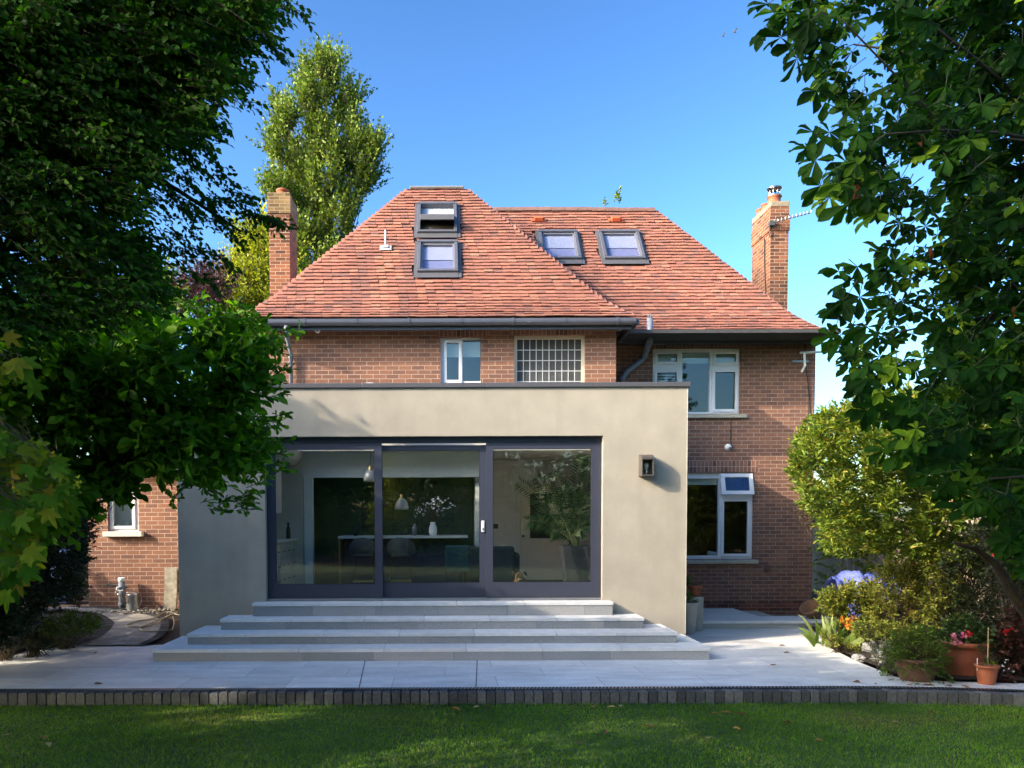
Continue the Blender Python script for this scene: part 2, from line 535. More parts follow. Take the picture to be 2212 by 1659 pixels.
# soldier-course lintels and sills ------------------------------------
def lintel(w, Y, ext=.06):
    b = MB(); b.box(w[0] - ext, w[1] + ext, Y - .004, Y + .1, w[3] + .004, w[3] + .225)
    return b.build('lintel', m_soldier, house)
lintel(W1, YW); lintel(W2, YW, .1); lintel(W3, YM); lintel(W4, YM)
def sill(root, x0, x1, z, Y, name='sill', h=.085):
    b = MB(); b.prism([(Y - .075, z - h), (Y + .05, z - h), (Y + .05, z), (Y - .075, z - .02)], x0, x1, 'x')
    return b.build(name, m_concrete, root, bevel=.006)

# windows ---------------------------------------------------------------
def upvc(root, Y, W, panes, blind=0.0, rec=.07, blinds=None, label=None, glass=None):
    """white plastic window; panes are photo rectangles (x0,x1,y0,y1,opening sash?)"""
    x0, x1, z0, z1 = W
    gl = [(*rect(p[0], p[1], p[2], p[3], Y + rec), p[4]) for p in panes]
    b = MB()
    b.wall(x0, x1, z0, z1, Y + rec, Y + rec + .07, [(g[0] - .012, g[1] + .012, g[2] - .012, g[3] + .012) for g in gl])
    fr = b.build('window', m_upvc, root, bevel=.004)
    if label: fr['label'] = label
    for g in gl:
        if g[4]:
            s = MB(); k = .052
            s.wall(g[0] - k, g[1] + k, g[2] - k, g[3] + k, Y + rec - .022, Y + rec - .001, [g[:4]])
            s.build('sash', m_upvc, fr, bevel=.006)
        s = MB(); s.box(g[0] - .011, g[1] + .011, Y + rec + .03, Y + rec + .036, g[2] - .011, g[3] + .011)
        s.build('pane', glass or m_glass, fr)
    for (a, c, z, h) in (blinds or []):
        r = rect(a, c, z, h, Y + rec)
        s = MB(); s.box(r[0] - .02, r[1] + .02, Y + rec + .10, Y + rec + .106, r[2], r[3] + .05)
        s.tube([(r[0] - .02, Y + rec + .103, r[2]), (r[1] + .02, Y + rec + .103, r[2])], .009, 6)
        s.build('blind', m_blind, fr)
    return fr

w1 = upvc(house, YW, W1, [(965, 991, 741, 821, True), (1001, 1040, 735, 822, False)], blinds=[(962, 1042, 735, 768)])
w3 = upvc(house, YM, W3, [(1420, 1462, 765, 782, True), (1419, 1461, 805, 884, True), (1475, 1531, 762, 889, False), (1546, 1589, 765, 783, True), (1544, 1588, 804, 884, True)],
          blinds=[(1419, 1463, 762, 784), (1474, 1532, 758, 782), (1545, 1590, 762, 784)])
# slatted blind in the left sash
s = MB()
for i in range(4):
    z = pz(812 + i * 6, YM + .2, 1440); s.box(px(1419, YM + .2), px(1462, YM + .2), YM + .2, YM + .22, z, z + .022)
s.build('slat_blind', m_blind, w3)
w4 = upvc(house, YM, W4, [(1405, 1550, 1035, 1199, False), (1563, 1614, 1083, 1196, True), (1560, 1618, 1032, 1064, False)], blinds=[(1402, 1552, 1028, 1046)], label='white plastic window with its small top vent propped open')
# the vent of the lower window stands open, hinged at its head
vr = rect(1556, 1626, 1024, 1071, YM)
b = MB(); h = vr[3] - vr[2]
setmat(b, Vector((vr[0], YM + .05, vr[3])), Vector((1, 0, 0)), Vector((0, -math.sin(R(14)), -math.cos(R(14)))), Vector((0, -math.cos(R(14)), math.sin(R(14)))))
W_ = vr[1] - vr[0]
for q in ((0, W_, 0, .075), (0, W_, h - .075, h), (0, .08, .075, h - .075), (W_ - .08, W_, .075, h - .075)):
    b.box(q[0], q[1], q[2], q[3], 0, .05)
vs = b.build('vent_sash', m_upvc, w4, bevel=.006)
b2 = MB(); b2.M = b.M; b2.box(.075, W_ - .075, .07, h - .07, .02, .026); b2.build('vent_pane', glassmat('vent_glass', (.6, .65, .75), boost=6.0), w4)
w3['label'] = 'white three light window under the right eaves'
w1['label'] = 'small white two light window above the flat roof'
sill(w3, W3[0] - .06, W3[1] + .1, W3[2], YM); sill(w4, W4[0], W4[1] + .08, W4[2], YM)
# things on the lower window's inner sill: a pale rolled cushion
b = MB(); b.tube([(px(1528, YM + .3), YM + .26, W4[2] + .1), (px(1552, YM + .3), YM + .24, W4[2] + .06)], .055, 10)
b.build('cushion', m_blind, w4)

# leaded obscured window
x0, x1, z0, z1 = W2
b = MB(); k = .055
b.wall(x0, x1, z0, z1, YW + .06, YW + .13, [(x0 + k, x1 - k, z0 + k, z1 - k)])
lw = b.build('window', mat('cream_frame', (.62, .57, .44), .5, .05), house, bevel=.004)
lw['label'] = 'wide obscured window with a pale lattice of square leads'
b = MB(); b.box(x0 + k - .01, x1 - k + .01, YW + .095, YW + .11, z0 + k - .01, z1 - k + .01); b.build('pane', m_obsc, lw)
b = MB()
nx, dz = 10, .1835
for i in range(1, nx):
    x = x0 + k + (x1 - x0 - 2 * k) * i / nx; b.box(x - .006, x + .006, YW + .086, YW + .094, z0 + k, z1 - k)
z = z1 - k - dz
while z > z0 + k:
    b.box(x0 + k, x1 - k, YW + .084, YW + .0925, z - .006, z + .006); z -= dz
b.build('lattice', m_lattice, lw)

# ---------------------------------------------------------------- roofs
class Face:
    """a pitched roof face seen from the garden: eave along +x, rising towards +y, bell-cast at the foot"""
    def __init__(s, y, z, xl, xr, prof, kl, kr):
        s.y, s.z, s.xl, s.xr, s.prof, s.kl, s.kr = y, z, xl, xr, prof, kl, kr
        s.len = [0]
        for a, c in zip(prof, prof[1:]): s.len.append(s.len[-1] + math.hypot(c[0] - a[0], c[1] - a[1]))
    def at(s, d):
        d = max(0, min(d, s.len[-1] - 1e-6))
        for i in range(len(s.prof) - 1):
            if d <= s.len[i + 1]: break
        t = (d - s.len[i]) / (s.len[i + 1] - s.len[i])
        a, c = s.prof[i], s.prof[i + 1]
        r = a[0] + (c[0] - a[0]) * t; h = a[1] + (c[1] - a[1]) * t
        tv = Vector((0, c[0] - a[0], c[1] - a[1])).normalized()
        return r, Vector((0, s.y + r, s.z + h)), tv
    def lim(s, r): return s.xl + r * s.kl, s.xr - r * s.kr
    def hit(s, dx, dy):
        a, c = s.prof[-2], s.prof[-1]
        p0 = Vector((0, s.y + a[0], s.z + a[1])); tv = Vector((0, c[0] - a[0], c[1] - a[1])).normalized()
        n = Vector((0, -tv.z, tv.y))
        e = Vector((0, 0, EYE)); d = P(dx, dy, 10) - e
        t = (p0 - e).dot(n) / d.dot(n)
        return e + d * t, tv, n

# a sag of a few millimetres keeps the courses from being ruler-straight
def wob(x, d): return .006 * math.sin(x * 1.3 + d * 2.1) + .005 * math.sin(x * 3.7 - d * 5.3) + .004 * math.sin(x * 0.6 + 1.7 * d)

def tiles(face, keep=None, tint=None, gauge=.11, wid=.165):
    b = MB(); L = face.len[-1]; n = int(L / gauge)
    for i in range(n + 1):
        d = i * gauge - .03
        r, p, tv = face.at(max(d, 0)); nv = Vector((0, -tv.z, tv.y))
        r2, p2, tv2 = face.at(min(max(d, 0) + .215, L))
        if d < 0: p = p + tv * d
        xl, xr = face.lim(r); xl -= .035; xr += .035
        x = xl - wid + (wid / 2 if i % 2 else 0) + random.uniform(-.01, .01)
        while x < xr:
            a, c = max(x + .0015, xl), min(x + wid - .0015, xr)
            xm = (a + c) / 2
            if c - a > .02 and (keep is None or keep(xm, d)):
                j = random.gauss(0, .0035); sl_ = random.gauss(0, .003); k = random.gauss(0, .002)
                ww = wob(xm, d)
                def q(xx, base, up, t, e): return (xx, base.y + up.y * t + nv.y * e, base.z + up.z * t + nv.z * e)
                e1 = .050 + j; th = .014
                s0 = sl_ + ww
                v = [q(a, p, tv, s0, e1 - th + k), q(c, p, tv, s0, e1 - th - k), q(c, p, tv, s0, e1 - k), q(a, p, tv, s0, e1 + k),
                     q(a, p2, tv2, 0, .004), q(c, p2, tv2, 0, .004)]
                t = random.betavariate(2.4, 2.2)
                if random.random() < .05: t = random.uniform(0, .12)
                if tint: t = tint(xm, d, t)
                b.add(v, [(0, 1, 2, 3), (3, 2, 5, 4), (0, 3, 4), (1, 5, 2)], t)
            x += wid
    return b

WF = Face(YW - .38, EZW, -3.52, 3.225, [(0, 0), (.25, .175), (.55, .46), (3.0, 3.43)], .95, .938)
MF = Face(YM - .36, EZM, ML - .12, 7.12, [(0, 0), (.25, .19), (.55, .47), (2.9, 3.41)], .86, .85)

def prof3(face, d0=0): return face.prof
def roofbody(face, back, flat=None):
    """closed underlay below the tiles, all four slopes"""
    b = MB(); pr = face.prof; e = -.012
    rows = []
    for r, h in pr:
        xl, xr = face.lim(r); rows.append(((xl, face.y + r, face.z + h + e), (xr, face.y + r, face.z + h + e), (xr, back - r, face.z + h + e), (xl, back - r, face.z + h + e)))
    for A, B in zip(rows, rows[1:]):
        for i in range(4): b.quad(A[i], A[(i + 1) % 4], B[(i + 1) % 4], B[i])
    b.quad(*rows[-1])
    return b
# skylight footprints: (left,right,top,bottom) in the photograph
SKY_W = [(897, 992, 446, 527), (897, 993, 527, 606)]
SKY_M = [(1160, 1256, 506, 578), (1294, 1390, 506, 578)]
def holes(face, rects):
    out = []
    for l, r, t, bt in rects:
        p0, tv, n = face.hit((l + r) / 2, bt); p1, _, _ = face.hit((l + r) / 2, t)
        a = face.hit(l, (t + bt) / 2)[0].x; c = face.hit(r, (t + bt) / 2)[0].x
        base = Vector((0, face.y + face.prof[-2][0], face.z + face.prof[-2][1]))
        d0 = face.len[-2] + (Vector((0, p0.y, p0.z)) - base).dot(tv); d1 = face.len[-2] + (Vector((0, p1.y, p1.z)) - base).dot(tv)
        out.append((a, c, d0, d1))
    return out
HW, HM = holes(WF, SKY_W), holes(MF, SKY_M)
def keepW(x, d): return not any(h[0] < x < h[1] and h[2] - .06 < d + .05 < h[3] for h in HW)
def keepM(x, d):
    return x > .2 and not any(h[0] < x < h[1] and h[2] - .06 < d + .05 < h[3] for h in HM)
FX = WF.hit(833, 545)[0].x
FD = holes(WF, [(820, 846, 508, 547)])[0]
def tintW(x, d, t):
    # pale run-off streak below the lead slate, darker soot streaks either side
    if d < FD[2]:
        f = max(0, 1 - abs(x - FX - .02) / .2)
        if f > .3: t = min(1, .55 + .45 * t)
        f2 = max(0, 1 - abs(abs(x - FX - .02) - .42) / .2)
        if f2 > .35: t = t * .35
    return t

rb = roofbody(WF, 19.6); wroof = rb.build('roof', m_tile, house)
wroof['label'] = 'steep hipped tile roof of the projecting wing'
tiles(WF, keepW, tintW).build('roof_tiles', m_tile, wroof)
rb = roofbody(MF, 20.15); mroof = rb.build('roof', m_tile, house)
mroof['label'] = 'lower right tile roof with a long dark ridge'
tiles(MF, keepM).build('roof_tiles', m_tile, mroof)
# lead-capped flat on top of the wing
r, p, tv = WF.at(99); xl, xr = WF.lim(r)
b = MB()
b.box(xl - .02, xr + .02, p.y - .03, p.y + 1.4, p.z - .01, p.z + .04)
b.tube([(xl - .02, p.y - .02, p.z + .03), (xr + .02, p.y - .02, p.z + .03)], .03, 10)
b.build('lead_flat', m_lead, wroof, bevel=.01)
# ridge tiles, each half round, on the main roof
r, p, tv = MF.at(99); xl, xr = MF.lim(r)
b = MB(); x = -.6
while x < xr + .02:
    z = p.z + .01 + .012 * math.sin(x * .9) + random.gauss(0, .003); q = min(x + .3, xr + .05)
    vs = []
    for xx, rad in ((x, .115), (q - .006, .115), (q - .006, .105), (x, .105)):
        for k in range(9):
            t = math.pi * k / 8; vs.append((xx, p.y - math.cos(t) * rad * 1.05, z - .06 + math.sin(t) * rad))
    b.add(vs, [(k, k + 1, 10 + k, 9 + k) for k in range(8)] + [tuple(range(8, -1, -1)), tuple(range(9, 18))], random.random())
    x += .3
b.build('ridge_tiles', m_ridge, mroof)
# bright replacement vent tiles
for (dx, dy) in ((1162, 477), (1328, 477)):
    o, tv, n = MF.hit(dx, dy)
    b = MB(); setmat(b, o, Vector((1, 0, 0)), tv, n)
    b.box(-.16, .16, -.11, -.04, .05, .075); b.prism([(-.13, .06), (.06, .06), (.04, .085), (-.11, .135)], -.09, .09, 'x')
    b.build('vent_tile', m_vent_red, mroof, bevel=.004)

# eaves: fascia, soffit, gutters -----------------------------------------
def gutter(pts, name='gutter'):
    b = MB(); b.tube(pts, .06, 12)
    o = b.build(name, m_gutter, house, smooth=False)
    A, B = Vector(pts[0]), Vector(pts[1]); n = int((B - A).length / .95); d = (B - A).normalized()
    for i in range(n + 1):
        c = A + (B - A) * ((i + .35) / (n + .7))
        k = MB(); e = .022 if i % 2 else .012; k.tube([c - d * e, c + d * e], .068, 12); k.build('bracket', m_gutter, o)
    return o
yw = WF.y; ym = MF.y
b = MB()
b.box(WF.xl + .02, WF.xr - .02, yw + .03, yw + .055, EZW - .19, EZW - .02)
b.box(WF.xr - .045, WF.xr - .02, yw + .056, YM, EZW - .19, EZW - .02)
b.build('fascia', m_gutter, house)
b = MB(); b.box(WF.xl + .03, WF.xr - .05, yw + .056, YW + .02, SOF - .06, SOF - .02)
b.box(WR - .01, WR + .185, YW + .021, YM + .1, SOF - .06, SOF - .02)
b.build('soffit', m_soffit, house)
gutter([(WF.xl - .03, yw - .035, EZW - .075), (WF.xr + .03, yw - .035, EZW - .075)])
gutter([(WF.xr + .035, yw - .04, EZW - .075), (WF.xr + .035, ym - .02, EZW - .075)])
b = MB(); b.box(WF.xr + .0, MF.xr - .01, ym + .03, ym + .055, EZM - .19, EZM - .02)
b.box(MF.xr - .036, MF.xr - .01, ym + .056, 19.5, EZM - .19, EZM - .02); b.build('fascia', m_gutter, house)
b = MB(); b.box(WR + .19, MF.xr - .04, ym + .056, YM + .02, SOF - .035, SOF + .0); b.build('soffit', m_soffit, house)
gutter([(WF.xr + .05, ym - .035, EZM - .085), (MF.xr + .02, ym - .035, EZM - .085)])

# rainwater pipe at the wing's left and soil pipe at its right
b = MB(); X = px(634, YW)
b.tube([(X, yw - .03, EZW - .12), (X, yw - .03, EZW - .30), (X, YW - .07, EZW - .52), (X, YW - .07, 3.2)], .034, 12)
b.tube([(X, YW - .07, EZW - .55), (X, YW - .07, EZW - .62)], .042, 12); b.tube([(X, yw - .03, EZW - .13), (X, yw - .03, EZW - .26)], .045, 12)
b.build('downpipe', m_pipe, house, smooth=True)
Yp = YM - .55
b = MB()
pts = [P(1404, 688, Yp), P(1404, 735, Yp), P(1398, 752, Yp + .1), P(1392, 770, YM - .1), P(1386, 778, YM - .1), P(1354, 803, YM - .1), P(1344, 818, YM - .1), P(1343, 850, YM - .1)]
b.tube(pts, .056, 14)
for a, c in ((1, .02), (3, .5), (6, .1)):
    d = (pts[a + 1] - pts[a]).normalized() if a < 7 else Vector((0, 0, -1)); b.tube([pts[a] - d * .035, pts[a] + d * .035], .068, 14)
for k in range(8):  # cage on the vent top
    t = k * math.pi / 4; b.tube([pts[0] + Vector((.05 * math.cos(t), .05 * math.sin(t), 0)), pts[0] + Vector((.035 * math.cos(t), .035 * math.sin(t), .06)), pts[0] + Vector((0, 0, .075))], .006, 5)
b.build('soil_pipe', m_pipe, house, smooth=True)
b = MB(); b.tube([P(1398, 744, YM - .09), P(1478, 738, YM - .09)], .026, 10); b.tube([P(1475, 738, YM - .09), P(1484, 737.6, YM - .09)], .036, 10)
b.build('waste_pipe', m_pipe, house, smooth=True)

# chimneys ------------------------------------------------------------------
def chim(x0, x1, y0, y1, z1, caps, label):
    b = MB(); b.box(x0, x1, y0, y1, 0, z1 - caps)
    o = b.build('chimney', m_chim, house); o['label'] = label
    return o
YC = 16.5
x0, x1 = px(589, YC), px(633, YC); zt = pz(418, YC, 610)
c1 = chim(x0, x1, YC, YC + .78, zt, .42, 'left chimney with one short clay pot and lichen on its head')
m_lichen, nt, bs = newmat('lichen_brick')
_src = m_chim.node_tree
m_lich = brickmat('lichen_chimney_brick', (.10, .06, .035), (.22, .14, .065), (.28, .23, .15), stain=.45, hue=(.17, .115, .055))
b = MB(); b.box(x0 - .025, x1 + .025, YC - .025, YC + .805, zt - .42, zt - .04); b.box(x0 - .01, x1 + .01, YC - .01, YC + .79, zt - .039, zt + .02)
b.build('chimney_head', m_lich, c1)
b = MB(); b.lathe([(.0, 0), (.15, 0), (.15, .03), (.125, .05), (.12, .15), (.14, .16), (.14, .19), (.11, .19), (.1, .05), (0, .05)], ((x0 + x1) / 2 + .02, YC + .3, zt + .0), 20)
b.build('chimney_pot', m_terra, c1, smooth=True)
x0, x1 = px(1656, YC), px(1694, YC); zt = pz(434, YC, 1675)
c2 = chim(x0, x1, YC, YC + .98, zt, .62, 'right chimney with a steel cowl and a television aerial')
b = MB(); b.box(x0 - .02, x1 + .02, YC - .02, YC + 1.0, zt - .62, zt - .30); b.box(x0 - .005, x1 + .005, YC - .005, YC + .985, zt - .299, zt - .12)
b.build('chimney_head', m_chim, c2)
b = MB(); b.box(x0 - .01, x1 + .008, YC - .01, YC + .99, zt - .119, zt); b.build('flaunching', mat('flaunching', (.24, .20, .14), .9, .2), c2, bevel=.015)
xc = (x0 + x1) / 2 - .02
b = MB(); b.lathe([(.16, 0), (.135, .04), (.125, .14), (.15, .155), (.15, .175), (.1, .175), (.09, 0)], (xc - .01, YC + .22, zt), 20)
for q in (.52, .78):
    b.lathe([(.12, 0), (.1, .03), (.1, .1), (.115, .11), (.115, .13), (.08, .13), (.07, 0)], (xc - .06, YC + q, zt), 16)
b.build('chimney_pot', m_terra, c2, smooth=True)
b = MB(); z = zt + .175
b.lathe([(.155, 0), (.16, .012), (.13, .025)], (xc - .01, YC + .22, z), 24)
for k in range(8):
    t = k * math.pi / 4 + .2; b.box(xc - .01 + .11 * math.cos(t) - .008, xc - .01 + .11 * math.cos(t) + .008, YC + .22 + .11 * math.sin(t) - .008, YC + .22 + .11 * math.sin(t) + .008, z + .01, z + .16)
b.lathe([(.13, .15), (.165, .165), (.16, .18), (.08, .215), (0, .225)], (xc - .01, YC + .22, z), 24)
b.build('cowl', m_steel, c2, smooth=True)
# aerial strapped to the chimney, a thing of its own
aer = thing('television_aerial', 'long thin television aerial strapped to the right chimney', 'aerial', (x0, YC - .06, zt - .7))
b = MB(); A = P(1662, 483, YC - .05); B = P(1753, 459, YC - .3)
b.tube([A, B], .011, 8); b.build('boom', m_galv, aer)
b = MB()
for k in range(11):
    c = A + (B - A) * (.12 + .87 * k / 10); b.tube([c - Vector((0, .11, .0)), c + Vector((0, .11, .012))], .005, 5); b.tube([c, c + Vector((0, 0, .05))], .005, 5)
b.build('element', m_galv, aer)
b = MB(); b.box(A.x - .01, A.x + .1, YC - .1, YC - .02, A.z - .05, A.z + .05)
b.tube([A, (x0 - .03, YC - .03, zt - .78)], .012, 6); b.build('clamp', m_charcoal, aer)
b = MB(); b.tube([(x0 - .03, YC + .25, zt - .70), (x0 - .015, YC + .26, zt - 1.2), (x0 - .012, YC + .18, zt - 1.9), (x0 - .012, YC + .10, zt - 2.2), (x0 + .1, YC - .012, zt - 2.25)], .012, 6)
tag(b.build('cable', m_cable), 'dark aerial cable running down the left face of the right chimney', 'cable')

# skylights --------------------------------------------------------------
def skylight(face, l, r, t, bt, is_open=False, label=None, flash=12):
    O, tv, n = face.hit((l + r) / 2, bt); top = face.hit((l + r) / 2, t)[0]
    xa = face.hit(l, (t + bt) / 2)[0].x; xb = face.hit(r, (t + bt) / 2)[0].x
    hgt = (top - O).length; wd = xb - xa
    O = Vector((xa, O.y, O.z)); ux = Vector((1, 0, 0))
    def L():
        b = MB(); setmat(b, O, ux, tv, n); return b
    k = .062
    b = L(); b.box(0, wd, 0, k, -.05, .115); b.box(0, k, k, hgt - k, -.05, .12); b.box(wd - k, wd, k, hgt - k, -.05, .12)
    b.box(-.01, wd + .01, hgt - k, hgt + .01, -.05, .13)
    fr = b.build('skylight', m_skyframe, house, bevel=.006)
    if label: fr['label'] = label
    b = L(); b.box(-.06, wd + .06, -.14, 0, .054, .064); b.box(-.06, -.001, 0, hgt + .05, .02, .064); b.box(wd + .001, wd + .06, 0, hgt + .05, .02, .064)
    b.build('flashing', m_coping, fr)
    b = L(); b.box(0, wd, -.15, -.001, .065, .07); b.build('apron', m_coping, fr)
    if not is_open:
        b = L(); q = .035
        for w_ in ((k, wd - k, k, k + q), (k, wd - k, hgt - k - q, hgt - k), (k, k + q, k + q, hgt - k - q), (wd - k - q, wd - k, k + q, hgt - k - q)):
            b.box(w_[0], w_[1], w_[2], w_[3], 0, .085)
        b.build('sash', m_skysash, fr)
        b = L(); b.box(k + q, wd - k - q, k + q, hgt - k - q, .05, .056); b.build('pane', m_sky_glass, fr)
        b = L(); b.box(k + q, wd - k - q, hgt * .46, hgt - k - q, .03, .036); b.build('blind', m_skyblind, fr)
        b = L(); b.box(k, wd - k, k, hgt - k, .012, .02); b.build('painted_sheet', m_sky_reflection, fr)  # lilac sheet under the pane, its colour standing in for reflected sky
    else:
        # centre-pivot sash swung open: its foot stands out from the roof
        a = R(32); c = Vector((0, 0, 0)) + O + tv * (hgt * .52) + n * .07
        t2 = tv * math.cos(a) - n * math.sin(a); n2 = n * math.cos(a) + tv * math.sin(a)
        b = MB(); setmat(b, c, ux, t2, n2)
        h2 = hgt * .5 - .07; q = .06
        for w_ in ((k, wd - k, -h2, -h2 + q), (k, wd - k, h2 - q, h2), (k, k + q, -h2 + q, h2 - q), (wd - k - q, wd - k, -h2 + q, h2 - q)):
            b.box(w_[0], w_[1], w_[2], w_[3], -.05, .045)
        b.build('sash', m_skysash, fr, bevel=.004)
        b = MB(); setmat(b, c, ux, t2, n2); b.box(k + q, wd - k - q, -h2 + q, h2 - q, .0, .006); b.build('pane', m_sky_glass, fr)
        b = MB(); setmat(b, c, ux, t2, n2); b.box(k + q, wd - k - q, -h2 + q, h2 * .8, -.045, -.04); b.build('blind', m_blind, fr)
        b = L(); b.box(k, wd - k, k, hgt - k, .0, .006); b.build('painted_sheet', m_dark, fr)  # dark sheet across the opening, painted for the shaded room below
        b = L(); b.box(k, wd - k, hgt * .62, hgt - k, .007, .02); b.build('reflection_strip', m_skyblind, fr)  # pale strip painted in for the reflection on the upper glass
    return fr
m_skyframe = mat('skylight_frame', (.085, .09, .115), .35, .05, 4)
m_skysash = mat('skylight_sash', (.15, .155, .19), .4, .05, 4)
m_sky_reflection = mat('painted_sky_reflection', (.17, .19, .29), .8, .04)  # lilac of the sky reflected in the panes, put into the colour
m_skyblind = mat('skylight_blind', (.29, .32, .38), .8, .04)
skylight(WF, 902, 987, 449, 511, True, 'upper wing skylight swung open')
skylight(WF, 902, 989, 531, 596, label='closed lower wing skylight')
skylight(MF, 1166, 1250, 508, 567, label='main roof skylight half hidden by the wing')
skylight(MF, 1298, 1385, 508, 567, label='main roof skylight nearer the right chimney')
# lead slate with a short vent rod
O, tv, n = WF.hit(833, 545)
b = MB(); setmat(b, O, Vector((1, 0, 0)), tv, n); b.box(-.11, .11, -.02, .13, .055, .065); b.box(-.05, .05, .03, .1, .065, .09)
ls = b.build('lead_slate', mat('pale_lead', (.42, .41, .40), .6, .15), wroof)
b = MB(); q = O + tv * .08 + n * .05; b.tube([q, q + Vector((0, 0, .32))], .018, 8); b.build('vent_rod', m_galv, wroof)

# things fixed to the walls -----------------------------------------------
def dome_camera(c, label, hang):
    t = thing('security_camera', label, 'camera', c, 'white dome cameras on the walls')
    b = MB()
    if hang:
        b.lathe([(0, .085), (.05, .085), (.055, .06), (.05, .02), (.05, 0)], c, 20)
    else:
        b.M = Matrix.Translation(c) @ Matrix.Rotation(R(90), 4, 'X'); b.lathe([(.062, -.06), (.066, -.03), (.06, .0), (.05, .005)], (0, 0, 0), 20)
    b.build('mount', m_white, t, smooth=True)
    b = MB(); cc = Vector(c) + (Vector((0, 0, -.01)) if hang else Vector((0, -.01, 0)))
    vs = MB(); vs.M = Matrix.Translation(cc) @ Matrix.Diagonal((1, 1, 1.05, 1))
    vs.lathe([(0.001, .048), (.02, .045), (.034, .034), (.045, .017), (.048, 0), (.045, -.017), (.034, -.034), (.02, -.045), (.001, -.048)], (0, 0, 0), 16)
    vs.build('housing', m_white, t, smooth=True)
    vs = MB(); vs.M = Matrix.Translation(cc + Vector((0, -.037, -.016))) @ Matrix.Rotation(R(65), 4, 'X'); vs.lathe([(.022, 0), (.022, .01), (0, .012)], (0, 0, 0), 12)
    vs.build('lens', m_black, t)
dome_camera(tuple(P(686, 712, YW - .2)), 'white dome camera hanging under the wing eaves beside the downpipe', True)
dome_camera(tuple(P(1574, 966, YM - .03)), 'white dome camera on the right brick wall above the lower window', False)
o = P(927, 705, YW - .16)
b = MB(); b.box(o.x - .06, o.x + .06, o.y - .05, o.y + .05, o.z - .02, o.z + .045); tag(b.build('sensor', m_white, bevel=.015), 'small white sensor box under the wing soffit', 'sensor')
o = P(1656, 1226, YM)
b = MB(); b.prism([(o.y, o.z + .055), (o.y - .035, o.z + .05), (o.y - .07, o.z - .055), (o.y, o.z - .055)], o.x - .055, o.x + .055, 'x')
tag(b.build('wall_vent', mat('brown_plastic', (.12, .055, .045), .5, .1), bevel=.004), 'small brown plastic vent cowl low on the right brick wall', 'vent')
b = MB(); o = P(1579, 907, YM - .01); b.tube([o, P(1578, 960, YM - .012)], .006, 5)
tag(b.build('cable', m_cable), 'thin dark cable dropping from the sill to the wall camera', 'cable')
b = MB(); b.tube([P(1740, 738, YM - .02), P(1742, 800, YM - .02), P(1748, 860, YM - .02), P(1746, 930, YM - .02), P(1749, 1010, YM - .02)], .008, 5)
tag(b.build('cable', m_cable), 'loose dark cable down the right corner of the house', 'cable')
t = thing('wall_bracket', 'white pole bracket high on the right corner of the house', 'bracket', tuple(P(1738, 790, YM - .05)))
b = MB(); b.tube([P(1728, 762, YM - .3), P(1776, 760, YM - .3)], .02, 8); b.build('arm', m_white, t)
b = MB(); b.tube([P(1738, 762, YM - .3), P(1739, 790, YM - .28), P(1732, 803, YM - .2)], .022, 8); b.build('stem', m_white, t)
b = MB(); b.box(P(1722, 0, YM).x, P(1758, 0, YM).x, YM - .04, YM - .002, pz(786, YM), pz(782, YM)); b.build('plate', m_galv, t)

# single storey part at the left ------------------------------------------
lt = thing('brick_outhouse', 'single storey sunlit brick outhouse at the left of the extension', 'outhouse', (-5.1, YW, 0))
b = MB(); zT = pz(1012, YW)
b.wall(px(188, YW), -3.9, -.1, zT, YW, YW + .25, [W5]); b.box(px(188, YW), px(188, YW) + .25, YW + .251, 17, -.1, zT)
b.build('wall', m_brick, lt)
b = MB(); b.box(px(188, YW) - .12, -3.8, YW - .16, 17, zT + .001, zT + .06); b.build('roof', m_coping, lt)
b = MB(); b.box(px(188, YW) - .13, -3.8, YW - .19, YW - .16, zT - .05, zT + .1); b.build('fascia', m_soffit, lt)
b = MB(); b.box(px(188, YW) + .3, -3.9, YW + 1.2, YW + 1.25, 0, zT); b.build('inner_wall', m_dark, lt)
w5 = upvc(lt, YW, W5, [(245, 286, 1073, 1136, True)], glass=m_glass)
b = MB(); q = rect(240, 290, 1066, 1140, YW + .3); b.box(q[0] - .05, q[1] + .05, YW + .3, YW + .31, q[2] - .1, q[3] + .1); b.build('net_curtain', m_blind, w5)
b = MB(); b.box(W5[0] - .05, W5[1] + .09, YW - .11, YW + .06, W5[2] - .09, W5[2]); b.build('sill', m_soffit, w5, bevel=.006)
# ================================================================== extension
ext = thing('extension', 'flat roofed cream rendered extension with wide dark sliding doors', 'extension', (0, YE, 0))
XL, XR = px(384, YE), px(1483, YE)
DH = (px(573, YE), px(1302, YE), .60, pz(942, YE))
ZT = pz(836, YE)
b = MB(); b.wall(XL, XR, .0, ZT, YE, YE + .22, [DH])
b.build('wall', m_render, ext)
b = MB(); b.quad((XR, YE + .001, 0), (XR, YM, 0), (XR, YM, ZT), (XR, YE + .001, ZT)); b.build('side_wall', m_render, ext)
b = MB(); b.quad((XL, YW, 0), (XL, YE + .001, 0), (XL, YE + .001, ZT), (XL, YW, ZT))
b.build('side_wall', m_render, ext)
# render bead at the opening's edge
b = MB(); b.box(XR - .006, XR + .003, YE - .003, YE + .02, .17, ZT - .002); b.build('corner_bead', m_soffit, ext)
CT = pz(827.5, YE)
b = MB()
xs = [XL - .035, -3.05, -1.2, .62, 2.2, XR + .035]
for a, c in zip(xs, xs[1:]):
    b.box(a + .002, c - .002, YE - .035, YE + .30, ZT - .01, CT)
b.box(XR - .2, XR + .035, YE + .301, YM - .02, ZT - .01, CT); b.box(XL - .035, XL + .2, YE + .301, YW, ZT - .01, CT)
b.build('coping', m_coping, ext, bevel=.006)
